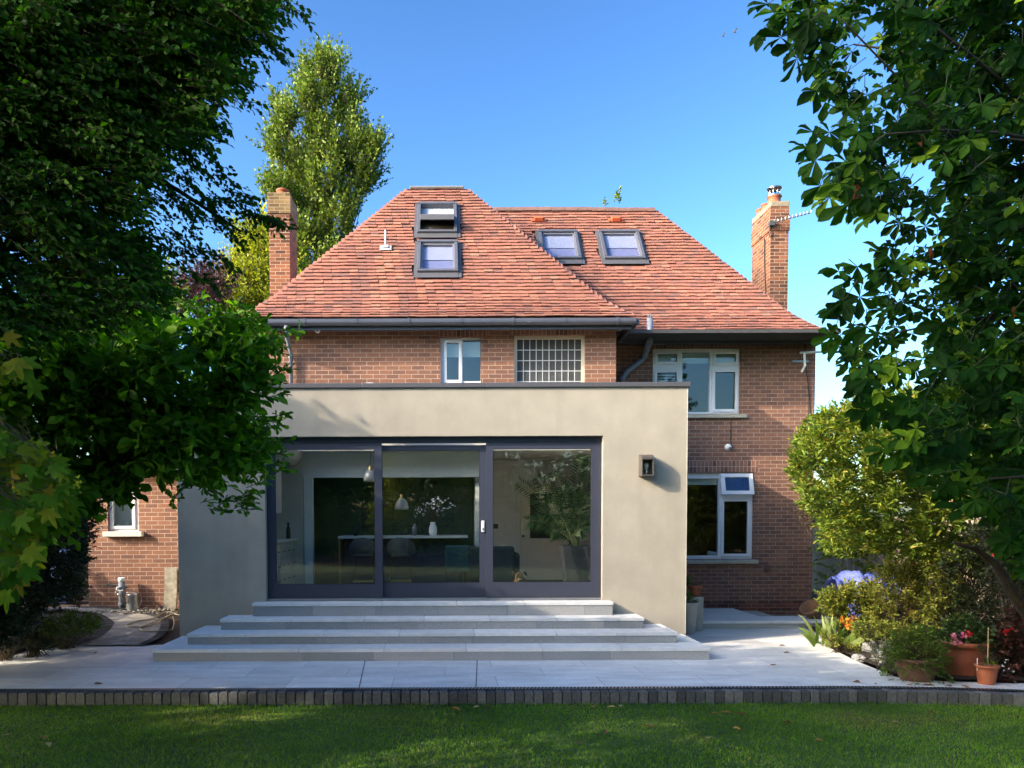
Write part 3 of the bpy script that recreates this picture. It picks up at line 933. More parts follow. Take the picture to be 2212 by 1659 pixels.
# flat roof with a glazed rooflight, its opening enlarged to brighten the room
RX0, RX1, RY0, RY1 = -3.3, 3.0, 11.65, 12.95
CEIL = 3.05
b = MB()
for (a, c, e, f) in ((XL + .05, RX0, YE + .23, YW - .0), (RX1, XR - .05, YE + .23, YW - .0), (RX0, RX1, YE + .23, RY0), (RX0, RX1, RY1, YW)):
    b.box(a, c, e, f, CEIL, CEIL + .5)
b.build('flat_roof', mat('warm_white_ceiling', (.66, .63, .56), .9, .03), ext)
b = MB(); b.box(RX0 - .08, RX1 + .08, RY0 - .08, RY1 + .08, CEIL + .56, CEIL + .60); b.build('rooflight', m_clear, ext)
b = MB()
ap = Vector((px(800, 12.4), 12.5, pz(823, 12.4)))
b.add([(ap.x - .22, 12.3, ap.z - .06), (ap.x + .22, 12.3, ap.z - .06), (ap.x + .22, 12.75, ap.z - .06), (ap.x - .22, 12.75, ap.z - .06), ap], [(0, 1, 4), (1, 2, 4), (2, 3, 4), (3, 0, 4)])
b.box(ap.x - .22, ap.x + .22, 12.3, 12.75, CEIL + .5, ap.z - .06)
b.build('roof_lantern', m_white, ext)

# sliding doors ---------------------------------------------------------
YD = YE + .13
door = None
b = MB()
D0 = rect(580, 1297, 948, 1293, YD)
gL, gC, gR = rect(596, 810, 971, 1262, YD), rect(826, 1036, 973, 1259, YD + .06), rect(1064.5, 1276, 970, 1257.5, YD)
b.box(DH[0], D0[0] + .012, YD - .03, YD + .12, .68, DH[3]); b.box(D0[1] - .02, DH[1], YD - .03, YD + .12, .68, DH[3])
b.box(D0[0] + .012, D0[1] - .02, YD - .035, YD + .12, D0[3] - .055, DH[3])
fr = b.build('door_frame', m_anth2, ext, bevel=.004)
b = MB(); b.box(DH[0], DH[1], YD - .06, YD + .14, .672, .70); b.build('threshold', m_drain, ext)
def leaf(name, x0, x1, g, y, ztop, zbot, bevel=.006):
    b = MB(); b.wall(x0, x1, zbot, ztop, y, y + .05, [g])
    o = b.build(name, m_anth, ext, bevel=bevel)
    s = MB(); s.box(g[0] - .01, g[1] + .01, y + .022, y + .028, g[2] - .01, g[3] + .01); s.build('glass_pane', m_doorglass, o)
    s = MB(); k = .012; s.wall(g[0] - .002, g[1] + .002, g[2] - .002, g[3] + .002, y + .006, y + .021, [(g[0] + .006, g[1] - .006, g[2] + .006, g[3] - .006)]); s.build('gasket', m_black, o)
    return o
zb = .702
leaf('sliding_door', D0[0] + .013, px(826, YD), gL, YD - .02, D0[3] - .056, zb)
lc = leaf('sliding_door', px(812, YD), px(1051, YD + .06), gC, YD + .045, D0[3] - .09, zb)
leaf('sliding_door', px(1050, YD), D0[1] - .021, gR, YD - .02, D0[3] - .056, zb)
q = rect(1041, 1046, 1126, 1148, YD)
b = MB(); b.box(q[0] - .006, q[1] + .006, YD + .015, YD + .044, q[2] - .01, q[3] + .01); b.build('pull_handle', m_white, lc, bevel=.006)
b = MB(); b.box(q[0] + .008, q[1] - .008, YD + .008, YD + .0149, q[2] + .02, q[2] + .05); b.build('keyhole', m_charcoal, lc)

# interior shell -----------------------------------------------------------
m_cream = mat('cream_wall_paint', (.74, .755, .74), .9, .03)
m_floor = mat('wood_floor', (.12, .11, .10), .5, .25, 3)
m_cab = mat('cream_cabinet', (.50, .47, .41), .5, .03)
m_cabline = mat('cabinet_shadow_gap', (.16, .15, .13), .7, .05)
m_green = mat('dark_green_paint', (.02, .042, .034), .35, .1)
m_worktop = mat('pale_worktop', (.55, .56, .53), .3, .1)
m_velvet = mat('dark_teal_velvet', (.012, .028, .034), .9, .2)
m_grey_velvet = mat('grey_seat', (.06, .065, .07), .85, .2)
m_blue = mat('dark_blue_panel', (.02, .03, .055), .6, .1)
m_brass = mat('brass', (.50, .33, .12), .3, .1, metal=1)
IF = .664; YB = 15.2
b = MB(); b.box(XL + .1, 3.3, YE + .22, YB, IF - .1, IF); b.build('floor', m_floor, ext)
b = MB()
b.box(XL + .1, 3.42, YB, YB + .1, IF, 3.2); b.box(3.30, 3.415, YE + .221, YB, IF, CEIL); b.box(XL + .06, XL + .16, YE + .221, YB, IF, CEIL)
b.box(XL + .17, .65, YW - .12, YW - .001, 2.62, CEIL)                    # bulkhead over the kitchen opening
b.box(.55, .65, YW + .0, YB, IF, 3.05)
b.build('inner_wall', m_cream, ext)
b = MB(); b.box(XL + .17, .64, YW + .3, YB, 2.80, 2.86); b.box(.651, 3.3, YW, YB - .001, CEIL, CEIL + .1); b.build('ceiling', MATS['warm_white_ceiling'], ext)
b = MB()
for X_ in (1.5, 2.3):
    b.lathe([(.045, -.004), (.05, -.002), (.05, .0)], (X_, 13.0, CEIL), 16)
b.build('spotlight', m_charcoal, ext)
# pilaster at the kitchen opening's left jamb and larder doors beyond
b = MB(); pr = rect(657, 676, 1013, 1262, YW - .12); b.box(pr[0], pr[1], YW - .14, YW + .0, IF, 2.62); b.build('pilaster', m_cream, ext, bevel=.008)
b = MB(); b.box(-2.6, .54, 14.0, 14.6, IF, 2.79); gp = b.build('tall_cupboard', m_green, ext)
b = MB()
for X_ in (-2.05, -1.5, -.95, -.4, .15): b.box(X_ - .004, X_ + .004, 13.994, 13.9995, IF + .1, 2.75)
b.box(-2.6, .54, 13.994, 13.9995, 1.75, 1.758); b.build('door_gap', m_black, gp)

# kitchen units along the left wall
ku = thing('kitchen_units', 'cream kitchen units with drawers and wall cupboards along the left wall inside', 'kitchen units', (-3.5, 12.3, IF))
kx0, kx1 = XL + .17, px(655, 13.3)
b = MB(); b.box(kx0, -2.62, 11.65, 13.2, IF + .1, IF + .86); b.build('base_unit', m_cab, ku)
b = MB(); b.box(kx0, -2.55, 11.62, 13.2, IF + .861, IF + .90); b.build('worktop', m_worktop, ku, bevel=.004)
b = MB()
for k in range(4):
    y0 = 11.7 + k * .375
    for (a, c) in ((.14, .36), (.38, .58), (.60, .82)):
        b.box(-2.619, -2.604, y0 + .01, y0 + .365, IF + a, IF + c)
b.build('drawer_front', m_cab, ku, bevel=.004)
b = MB()
for k in range(4):
    for a in (.25, .48, .71): b.tube([(-2.585, 11.7 + k * .375 + .12, IF + a), (-2.585, 11.7 + k * .375 + .25, IF + a)], .008, 6)
b.build('handle', m_charcoal, ku)
b = MB(); b.box(kx0, -2.66, 11.65, 12.45, 1.98, 2.82); b.build('wall_cupboard', m_cab, ku, bevel=.005)
b = MB(); b.box(kx0, -2.48, 13.201, 13.3, IF, 2.82); b.box(-2.479, -2.46, 13.21, 13.29, IF + .1, 2.7); b.build('tall_panel', m_cab, ku, bevel=.005)
b = MB(); b.prism([(-2.62, 2.82), (-2.52, 2.90), (-2.44, 3.04), (kx0, 3.04), (kx0, 2.82)], 11.5, 13.31, 'y'); b.build('cornice', m_cab, ku)
# bottle on the worktop
bp = (-2.63, 12.8, IF + .901)
b = MB(); b.lathe([(0, 0), (.034, 0), (.036, .02), (.036, .15), (.02, .20), (.016, .23), (.019, .24), (.019, .27), (0, .275)], bp, 16)
tag(b.build('bottle', m_black, smooth=True), 'black drinks bottle standing on the kitchen worktop inside', 'bottle')
# plant spray on worktop
# island
isl = thing('kitchen_island', 'kitchen island with pale top and dark blue front behind the left and middle doors', 'island', (-.6, 12.9, IF))
ir = rect(735, 1010, 1160, 1262, 13.0)
b = MB(); b.box(ir[0], ir[1], 12.75, 13.7, IF + .90, IF + .94); b.build('worktop', m_worktop, isl, bevel=.004)
b = MB(); b.box(ir[0] + .06, ir[1] - .06, 13.05, 13.65, IF, IF + .90); b.build('cabinet', m_blue, isl)
b = MB(); b.box(ir[0] + .0, ir[0] + .03, 12.78, 13.66, IF, IF + .899); b.build('end_panel', mat('oak', (.22, .12, .05), .5, .2), isl)
def stool(x, y, label):
    t = thing('bar_stool', label, 'bar stool', (x, y, IF), 'grey bucket bar stools at the island')
    b = MB(); prof = []
    # bucket shell: swept half ring rising to the back (towards the garden)
    n = 12; vs = []; rows = ((.0, .17), (.06, .21), (.2, .235), (.33, .22))
    for h, r in rows:
        for k in range(n + 1):
            a = -math.pi * .98 + math.pi * .96 * k / n
            hh = .60 + h * (0.55 + .45 * abs(math.sin(a)))
            vs.append((x + r * math.cos(a), y + .02 + r * .85 * math.sin(a), IF + hh))
    fs = []
    for i in range(3):
        for k in range(n): fs.append((i * (n + 1) + k, i * (n + 1) + k + 1, (i + 1) * (n + 1) + k + 1, (i + 1) * (n + 1) + k))
    b.add(vs, fs); o = b.build('backrest', m_grey_velvet, t, smooth=True)
    s = o.modifiers.new('s', 'SOLIDIFY'); s.thickness = .035; s.offset = 0
    s = o.modifiers.new('u', 'SUBSURF'); s.levels = s.render_levels = 1
    b = MB(); b.lathe([(0, .58), (.17, .58), (.2, .61), (.2, .65), (.17, .67), (0, .67)], (x, y + .02, IF), 20); b.build('seat', m_grey_velvet, t, smooth=True)
    for sx in (-1, 1):
        for sy in (-1, 1):
            b = MB(); b.tube([(x + sx * .13, y + .02 + sy * .12, IF + .58), (x + sx * .22, y + .02 + sy * .19, IF)], .013, 8); b.build('leg', m_black, t)
    b = MB(); q = [(x + a * .185, y + .02 + c * .16, IF + .2) for a, c in ((-1, -1), (1, -1), (1, 1), (-1, 1), (-1, -1))]; b.tube(q, .009, 6); b.build('footrest', m_brass, t)
stool(px(785, 12.55), 12.55, 'grey bucket bar stool behind the left door pane')
stool(px(866, 12.55), 12.55, 'grey bucket bar stool behind the middle door pane')
# pendant lamps
def pendant(x, y, z, label, top=CEIL):
    t = thing('pendant_lamp', label, 'pendant lamp', (x, y, top), 'glass pendant lamps over the island')
    b = MB(); b.tube([(x, y, top), (x, y, z + .17)], .004, 5); b.build('flex', m_cable, t)
    b = MB(); b.lathe([(.012, .17), (.03, .15), (.035, .11), (.045, .10), (.045, .085), (.0, .085)], (x, y, z), 16); b.build('lamp_holder', m_brass, t, smooth=True)
    b = MB(); b.lathe([(.04, .09), (.07, .07), (.10, .02), (.115, -.05), (.118, -.10)], (x, y, z), 24)
    o = b.build('lamp_shade', mat('ribbed_glass', (.45, .43, .40), .25, .05), t, smooth=True)
    s = o.modifiers.new('s', 'SOLIDIFY'); s.thickness = .004
pendant(px(801, 12.9), 12.9, pz(1027, 12.9), 'glass and brass pendant lamp seen through the left door')
pendant(px(868, 13.3), 13.3, pz(1088, 13.3), 'lower glass pendant lamp seen through the middle door', 2.62)
# vase with white flowers on the island
vb = Vector((px(935, 12.95), 12.95, IF + .941))
t = thing('flower_vase', 'white vase of leafy stems with small white flowers on the island', 'vase', tuple(vb))
b = MB(); b.lathe([(0, 0), (.05, 0), (.07, .05), (.065, .14), (.04, .2), (.045, .23), (.035, .22), (.03, .1), (0, .02)], vb, 18); b.build('vase', m_white, t, smooth=True)
tg = MB(); fl = MB(); lf = MB()
for k in range(26):
    a = random.uniform(0, 6.28); sp = random.uniform(.1, .38); hh = random.uniform(.25, .55)
    e = vb + Vector((math.cos(a) * sp, math.sin(a) * sp * .7, .2 + hh * .8))
    tg.tube([vb + Vector((0, 0, .15)), vb + Vector((math.cos(a) * sp * .4, math.sin(a) * sp * .3, .2 + hh * .6)), e], .004, 4)
    for j in range(5):
        c = e + Vector((random.gauss(0, .05), random.gauss(0, .05), random.gauss(0, .05))); d = Vector((random.gauss(0, 1), random.gauss(0, 1), random.gauss(0, 1))).normalized(); s_ = d.orthogonal().normalized()
        (fl if k % 2 else lf).quad(c, c + d * .03 + s_ * .014, c + d * .06, c + d * .03 - s_ * .014)
tg.build('stem', m_twig, t); fl.build('flower', m_white, t); lf.build('leaf', mat('indoor_leaf', (.03, .07, .02), .5, .2), t)
# soap bottle and a dark jar
for (dx, lab, mm, h) in ((895, 'clear bottle standing on the island worktop', m_pipe, .2), (768, 'black labelled jar on the left end of the island', m_black, .12)):
    q = (px(dx, 12.9), 12.9, IF + .941)
    b = MB(); b.lathe([(0, 0), (.036, 0), (.036, h * .7), (.015, h * .82), (.015, h), (0, h)], q, 14); tag(b.build('bottle' if h > .15 else 'jar', mm, smooth=True), lab, 'bottle' if h > .15 else 'jar')
# armchair
ac = thing('armchair', 'dark teal armchair with its back to the sliding doors', 'armchair', (px(1080, 12.9), 12.9, IF))
ar = rect(1048, 1112, 1181, 1262, 12.4)
b = MB(); b.prism([(12.35, IF + .1), (12.5, IF + .1), (12.6, ar[3]), (12.42, ar[3] + .01)], ar[0] - .35, ar[1], 'x'); o = b.build('backrest', m_velvet, ac, bevel=.05)
b = MB(); b.box(ar[0] - .35, ar[1], 12.52, 13.2, IF + .12, IF + .45); b.build('seat', m_velvet, ac, bevel=.05)
for sx in (ar[0] - .42, ar[1] - .03):
    b = MB(); b.box(sx, sx + .12, 12.45, 13.2, IF + .1, IF + .66); b.build('armrest', m_velvet, ac, bevel=.04)
for sx in (ar[0] - .3, ar[1] - .06):
    for sy in (12.5, 13.1):
        b = MB(); b.tube([(sx, sy, IF), (sx, sy, IF + .12)], .02, 8); b.build('leg', m_black, ac)
# dining chair silhouette in teal
ac2 = thing('dining_chair', 'teal buttoned dining chair behind the middle door', 'chair', (px(990, 12.0), 12.05, IF))
cr = rect(962, 1014, 1178, 1262, 12.0)
b = MB(); b.prism([(11.98, IF + .42), (12.05, IF + .42), (12.0, cr[3]), (11.92, cr[3])], cr[0], cr[1], 'x'); b.build('backrest', mat('teal_velvet', (.01, .05, .06), .9, .3, 12), ac2, bevel=.03)
b = MB(); b.box(cr[0], cr[1], 11.98, 12.45, IF + .38, IF + .46); b.build('seat', MATS['teal_velvet'], ac2, bevel=.02)
for sx in (cr[0] + .03, cr[1] - .03):
    for sy in (12.0, 12.42):
        b = MB(); b.tube([(sx, sy, IF), (sx, sy, IF + .4)], .015, 8); b.build('leg', m_black, ac2)
# inner door with dark glazed upper panel
dr = rect(1124, 1216, 1042, 1254, YB)
idr = thing('inner_door', 'cream panelled inner door with a tall dark glass pane', 'door', ((dr[0] + dr[1]) / 2, YB - .05, IF))
b = MB(); k = .07; b.wall(dr[0] - k, dr[1] + k, IF, dr[3] + k, YB - .03, YB - .001, [(dr[0], dr[1], IF - .1, dr[3])]); b.build('architrave', m_cream, idr, bevel=.006)
gr = rect(1145, 1192, 1066, 1163, YB - .05)
b = MB(); b.wall(dr[0] + .004, dr[1] - .004, IF + .005, dr[3] - .004, YB - .045, YB - .002, [gr]); leaf_ = b.build('door_leaf', mat('door_paint', (.74, .72, .60), .5, .03), idr)
b = MB(); b.box(gr[0], gr[1], YB - .02, YB - .012, gr[2], gr[3]); b.build('pane', m_obsc, idr)
pr = rect(1143, 1194, 1186, 1238, YB - .05)
b = MB(); b.wall(pr[0], pr[1], pr[2], pr[3], YB - .052, YB - .0455, [(pr[0] + .03, pr[1] - .03, pr[2] + .03, pr[3] - .03)]); b.build('moulding', MATS['door_paint'], idr)
q = P(1130, 1158, YB - .07); b = MB(); b.M = Matrix.Translation(q) @ Matrix.Rotation(R(90), 4, 'X'); b.lathe([(0, .04), (.022, .035), (.027, .02), (.015, 0), (.012, -.03)], (0, 0, 0), 14); b.build('knob', m_charcoal, idr, smooth=True)
q = rect(1066, 1076, 1132, 1142, YB - .01); b = MB(); b.box(q[0], q[1], YB - .012, YB - .001, q[2], q[3]); tag(b.build('light_switch', m_charcoal, bevel=.003), 'dark square light switch on the cream wall inside', 'switch')

# potted palm -----------------------------------------------------------
pb = Vector((px(1243, 12.35), 12.35, IF))
palm = thing('potted_palm', 'tall palm in a tapered dark grey pot inside the right door', 'palm', tuple(pb))
ptz = pz(1179, 12.35) - IF
b = MB(); s0, s1 = .155, .24
for (a, c, h) in ((s0, s1, 1),):
    vs = [(pb.x + sx * s0, pb.y + sy * s0, IF) for sx, sy in ((-1, -1), (1, -1), (1, 1), (-1, 1))] + [(pb.x + sx * s1, pb.y + sy * s1, IF + ptz) for sx, sy in ((-1, -1), (1, -1), (1, 1), (-1, 1))]
    b.add(vs, [(3, 2, 1, 0), (0, 1, 5, 4), (1, 2, 6, 5), (2, 3, 7, 6), (3, 0, 4, 7)])
    b.quad(*[(pb.x + sx * s1 * .92, pb.y + sy * s1 * .92, IF + ptz - .04) for sx, sy in ((-1, -1), (1, -1), (1, 1), (-1, 1))])
b.build('pot', m_charcoal, palm, bevel=.01)
m_palm = rampmat('palm_leaf', [(.012, .035, .012), (.03, .075, .02), (.09, .13, .03)], .5, .4, trans=.2)
st = MB(); lv = MB()
tips = [(1120, 1040, 0), (1160, 1030, 0), (1195, 1020, .1), (1258, 985, .1), (1275, 1000, -.1), (1180, 1075, -.2), (1170, 1110, -.1), (1268, 1075, -.2), (1215, 1050, -.25), (1240, 1062, -.2), (1270, 1120, .1), (1190, 1150, -.1), (1225, 1090, .2), (1140, 1125, -.15), (1262, 1150, -.2)]
for (dx, dy, oy) in tips:
    e = P(dx, dy, 12.35 + oy); s = pb + Vector((random.gauss(0, .05), random.gauss(0, .05), ptz - .02))
    m = s.lerp(e, .55) + Vector((0, 0, .18 + .1 * random.random()))
    pts = [s * (1 - t) ** 2 + m * 2 * t * (1 - t) + e * t * t for t in [i / 14 for i in range(15)]]
    st.tube(pts, [.011 * (1 - i / 18) for i in range(15)], 5)
    for i in range(5, 15):
        d = (pts[i] - pts[i - 1]).normalized(); sd = d.cross(Vector((0, -1, .3))).normalized()
        for sg in (-1, 1):
            for hh in (0, .5):
                p0 = pts[i - 1].lerp(pts[i], hh); Ln = .24 * (1 - .35 * abs(i - 9) / 6) * random.uniform(.85, 1.1)
                ax = (sd * sg * .8 + d * .65 + Vector((0, random.gauss(0, .15), -.12))).normalized(); wv = ax.cross(Vector((0, -1, .2))).normalized() * .011
                lv.add([p0, p0 + ax * Ln * .4 + wv, p0 + ax * Ln + Vector((0, 0, -.03)), p0 + ax * Ln * .4 - wv], [(0, 1, 2, 3)], random.random() if dy > 1030 else random.random() * .5)
st.build('stem', mat('palm_stem', (.10, .12, .04), .6, .2), palm); lv.build('frond', m_palm, palm)

# sleepy brown dog behind the right pane -----------------------------------
m_fur = mat('tan_fur', (.24, .13, .06), .9, .25, 30, .4, 150); m_furd = mat('dark_fur', (.045, .03, .022), .9, .2, 30); m_furw = mat('cream_fur', (.45, .36, .25), .9, .15, 30)
dg = Vector((px(1122, 11.75), 11.75, IF))
dog = thing('dog', 'tan dog with a dark mask sitting inside the right door, looking out', 'dog', tuple(dg))
def skin(name, nodes, edges, m, parent, sub=2):
    me = bpy.data.meshes.new(name); org = ORG[parent] if parent in ORG else Vector((0, 0, 0))
    me.from_pydata([tuple(Vector(n[0]) - org) for n in nodes], edges, []); me.materials.append(m)
    o = link(bpy.data.objects.new(name, me), parent)
    o.modifiers.new('skin', 'SKIN'); s = o.modifiers.new('sub', 'SUBSURF'); s.levels = s.render_levels = sub
    for v, n in zip(me.skin_vertices[0].data, nodes):
        r = n[1]; v.radius = r if isinstance(r, tuple) else (r, r)
    me.skin_vertices[0].data[0].use_root = True
    return o
def dv(x, y, z): return dg + Vector((x, y, z))
HZ = pz(1243, 11.75) - IF       # head height above the floor
skin('body', [(dv(.10, .40, .10), .13), (dv(.06, .22, .16), .12), (dv(.01, .10, .24), .10), (dv(0, .04, HZ - .07), .07), (dv(0, .0, HZ), .078), (dv(0, -.05, HZ - .02), .05), (dv(0, -.10, HZ - .035), .034),
              (dv(.05, .02, .14), .045), (dv(.055, -.02, .05), .032), (dv(.055, -.07, .025), .03), (dv(-.055, .02, .14), .045), (dv(-.06, -.02, .05), .032), (dv(-.06, -.07, .025), .03),
              (dv(.19, .30, .08), .075), (dv(.20, .16, .04), .035), (dv(-.0, .36, .07), .075), (dv(-.08, .22, .04), .035), (dv(.2, .5, .05), .03), (dv(.3, .55, .03), .02)],
     [(0, 1), (1, 2), (2, 3), (3, 4), (4, 5), (5, 6), (2, 7), (7, 8), (8, 9), (2, 10), (10, 11), (11, 12), (0, 13), (13, 14), (0, 15), (15, 16), (0, 17), (17, 18)], m_fur, dog)
for sx in (-1, 1):
    b = MB(); c = dv(sx * .055, .02, HZ + .055); b.add([c, c + Vector((sx * .05, 0, .0)), c + Vector((sx * .075, -.015, -.075)), c + Vector((sx * .03, -.02, -.05)), c + Vector((sx * .03, .03, -.0))], [(0, 1, 2, 3), (0, 4, 2, 1), (0, 3, 2, 4)])
    b.build('ear', m_furd, dog, smooth=True)
    b = MB(); b.M = Matrix.Translation(dv(sx * .03, -.068, HZ + .018)); b.lathe([(.001, -.011), (.011, 0), (.001, .011)], (0, 0, 0), 10); b.build('eye', m_black, dog, smooth=True)
    b = MB(); b.M = Matrix.Translation(dv(sx * .032, -.066, HZ + .04)) @ Matrix.Diagonal((1.4, .7, .6, 1)); b.lathe([(.001, -.012), (.012, 0), (.001, .012)], (0, 0, 0), 10); b.build('brow', m_furw, dog, smooth=True)
b = MB(); b.M = Matrix.Translation(dv(0, -.135, HZ - .02)) @ Matrix.Diagonal((1.2, .8, .8, 1)); b.lathe([(.001, -.018), (.016, -.006), (.018, .006), (.001, .016)], (0, 0, 0), 12); b.build('nose', m_black, dog, smooth=True)
b = MB(); b.M = Matrix.Translation(dv(0, -.118, HZ - .055)) @ Matrix.Diagonal((1.3, .9, .8, 1)); b.lathe([(.001, -.03), (.022, -.015), (.028, 0), (.022, .015), (.001, .025)], (0, 0, 0), 12); b.build('chin', m_furw, dog, smooth=True)

# wall lamp ------------------------------------------------------------------
lr = rect(1386, 1412, 981, 1028, YE - .17)
lp = thing('wall_lamp', 'dark box wall lamp with clear front on the cream pier right of the doors', 'wall lamp', ((lr[0] + lr[1]) / 2, YE, lr[2]))
m_bronze = mat('bronze_metal', (.16, .14, .125), .4, .1, metal=.6)
x0, x1, z0, z1 = lr; dpt = .195
b = MB()
side = [(YE - .001, z0), (YE - dpt, z0), (YE - dpt, z1 - .07), (YE - dpt * .93, z1 - .035), (YE - dpt * .75, z1 - .008), (YE - dpt * .5, z1), (YE - .001, z1)]
b.prism(side, x0, x0 + .012, 'x'); b.prism(side, x1 - .012, x1, 'x')
b.box(x0 + .012, x1 - .012, YE - dpt, YE - .02, z0, z0 + .022)
for p, q in zip(side[2:], side[3:]): b.quad((x0 + .012, *p), (x1 - .012, *p), (x1 - .012, *q), (x0 + .012, *q))
b.box(x0 + .012, x1 - .012, YE - .02, YE - .002, z0, z1 - .002)
b.box(x0 + .012, x1 - .012, YE - dpt, YE - dpt + .012, z1 - .078, z1 - .060)
b.build('housing', m_bronze, lp)
b = MB(); b.box(x0 + .013, x1 - .013, YE - dpt + .004, YE - dpt + .008, z0 + .022, z1 - .078); b.build('glass', m_clear, lp)
c = Vector(((x0 + x1) / 2, YE - .1, z0 + .10))
b = MB(); b.lathe([(.012, -.08), (.014, -.02), (.012, .0)], c, 12); b.build('lamp_holder', m_steel, lp, smooth=True)
b = MB(); b.lathe([(.012, 0), (.03, .03), (.034, .055), (.026, .08), (.001, .09)], c, 16); b.build('bulb', mat('frosted_bulb', (.75, .68, .5), .2, .02), lp, smooth=True)

# steps -------------------------------------------------------------------
stp = thing('stone_steps', 'four wide grey stone steps wrapping round below the sliding doors', 'steps', (0, 10.0, 0))
ST = [(10.02, px(322, 10.02), px(1539, 10.02), 0, .164), (10.40, px(398, 10.4), px(1467, 10.4), .164, .313), (10.76, px(471, 10.76), px(1394, 10.76), .313, .470), (11.04, px(541, 11.04), px(1327, 11.04), .470, .665)]
m_joint = mat('step_joint', (.09, .09, .09), .9, .1)
for i, (y0, x0, x1, z0, z1) in enumerate(ST):
    yb = YE - .002 if i < 3 else YE + .07
    if i == 3: pass
    b = MB(); b.box(x0 + .03, x1 - .03, y0 + .03, yb, z0 - .01, z1 - .03)
    core = b.build('step', m_joint, stp)
    # riser blocks
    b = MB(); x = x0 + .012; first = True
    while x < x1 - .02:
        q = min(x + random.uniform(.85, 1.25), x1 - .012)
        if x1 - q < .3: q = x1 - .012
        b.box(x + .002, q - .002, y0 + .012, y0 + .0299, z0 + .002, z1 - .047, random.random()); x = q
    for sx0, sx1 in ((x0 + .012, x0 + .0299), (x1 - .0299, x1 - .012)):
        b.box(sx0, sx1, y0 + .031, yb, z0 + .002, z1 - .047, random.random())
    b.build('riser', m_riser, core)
    b = MB(); x = x0; off = random.uniform(.7, 1.1)
    dep = [y0, y0 + .36 if i < 3 else yb]
    while x < x1 - .01:
        q = min(x + off, x1); off = random.uniform(.8, 1.15)
        if x1 - q < .3: q = x1
        b.box(x + .0035, q - .0035, y0, min(y0 + .42, yb), z1 - .046, z1 + random.uniform(-.0012, .0012), random.random()); x = q
    if y0 + .42 < yb:
        for sx0, sx1 in ((x0, x0 + .42), (x1 - .42, x1)):
            y = y0 + .422
            while y < yb - .01:
                q = min(y + .9, yb); b.box(sx0 + .001, sx1 - .001, y + .001, q - .001, z1 - .046, z1, random.random()); y = q
        b.box(x0 + .42, x1 - .42, y0 + .422, yb, z1 - .046, z1 - .004)
    b.build('tread', m_step, core, bevel=.004)
# ================================================================== ground
def struct(o): o['kind'] = 'structure'; return o
b = MB(); b.quad((-400, -400, -.30), (400, -400, -.30), (400, 400, -.30), (-400, 400, -.30))
struct(b.build('ground', m_soil))
LZ = -.15
def kerb_y(x): return 8.20 - (.055 * (x - 4.3) ** 2 if x > 4.3 else 0)
b = MB(); xs = [-14 + i * .5 for i in range(57)]
vs = [(x, -12, LZ) for x in xs] + [(x, kerb_y(x) + .05, LZ) for x in xs]; n = len(xs)
b.add(vs, [(i, i + 1, n + i + 1, n + i) for i in range(n - 1)]); struct(b.build('lawn', m_lawn))
# kerb of dark setts on end, each a little out of line
b = MB(); x = -9.0
while x < 8.0:
    wd = .104 + random.gauss(0, .002); y = kerb_y(x + .05); s = (kerb_y(x + .1) - kerb_y(x)) / .1
    j = random.gauss(0, .003); h = random.gauss(-.004, .003); g = .007; y0, y1 = y + j, y + .115 + j
    c = .012; zz = h
    top = [(x + g, y0 + c * 0 + s * 0), (x + wd - g, y0 + s * wd), (x + wd - g, y1 + s * wd), (x + g, y1)]
    vs = []
    for z_, ins in ((-.25, 0), (zz - c, 0), (zz - c * .3, c * .35), (zz, c)):
        for (px_, py_), (ax_, ay_) in zip(top, ((1, 1), (-1, 1), (-1, -1), (1, -1))): vs.append((px_ + ax_ * ins, py_ + ay_ * ins, z_))
    fs = []
    for r_ in range(3):
        for k in range(4): fs.append((r_ * 4 + k, r_ * 4 + (k + 1) % 4, (r_ + 1) * 4 + (k + 1) % 4, (r_ + 1) * 4 + k))
    fs.append((12, 13, 14, 15)); b.add(vs, fs, random.random()); x += wd
m_kerb = rampmat('kerb_sett', [(.05, .054, .06), (.08, .085, .092), (.12, .125, .13)], .85, .3, .3, 30, .2, bump=.6, bscale=70)
struct(b.build('kerb', m_kerb))
b = MB(); vs = [(x, kerb_y(x) + .012, -.3) for x in xs] + [(x, kerb_y(x) + .012, -.018) for x in xs] + [(x, kerb_y(x) + .12, -.018) for x in xs]
b.add(vs, [(i, i + 1, n + i + 1, n + i) for i in range(n - 1)] + [(n + i, n + i + 1, 2 * n + i + 1, 2 * n + i) for i in range(n - 1)])
struct(b.build('kerb_bed', m_black))
# slot drain
dr_ = thing('drain_channel', 'narrow slotted metal drain channel between the paving and the dark kerb', 'drain', (0, 8.36, 0))
b = MB(); bb = MB(); x = -9.0
while x < 8.0:
    y = kerb_y(x)
    b.add([(x, y + .122, .001), (x + .02, y + .122, .001), (x + .045, y + .205, .001), (x + .025, y + .205, .001)], [(0, 1, 2, 3)]); x += .04
b.build('grating', m_drain, dr_)
q = MB()
for o in (.118, .203):
    for a, c in zip(xs, xs[1:]): q.box(a, c, kerb_y(a) + o, kerb_y(a) + o + .008, -.06, .002) if False else q.add([(a, kerb_y(a) + o, .002), (c, kerb_y(c) + o, .002), (c, kerb_y(c) + o + .009, .002), (a, kerb_y(a) + o + .009, .002)], [(0, 1, 2, 3)])
q.build('edge_rail', m_drain, dr_)
q = MB()
for a, c in zip(xs, xs[1:]): q.add([(a, kerb_y(a) + .118, -.02), (c, kerb_y(c) + .118, -.02), (c, kerb_y(c) + .212, -.02), (a, kerb_y(a) + .212, -.02)], [(0, 1, 2, 3)])
q.build('channel', m_black, dr_)

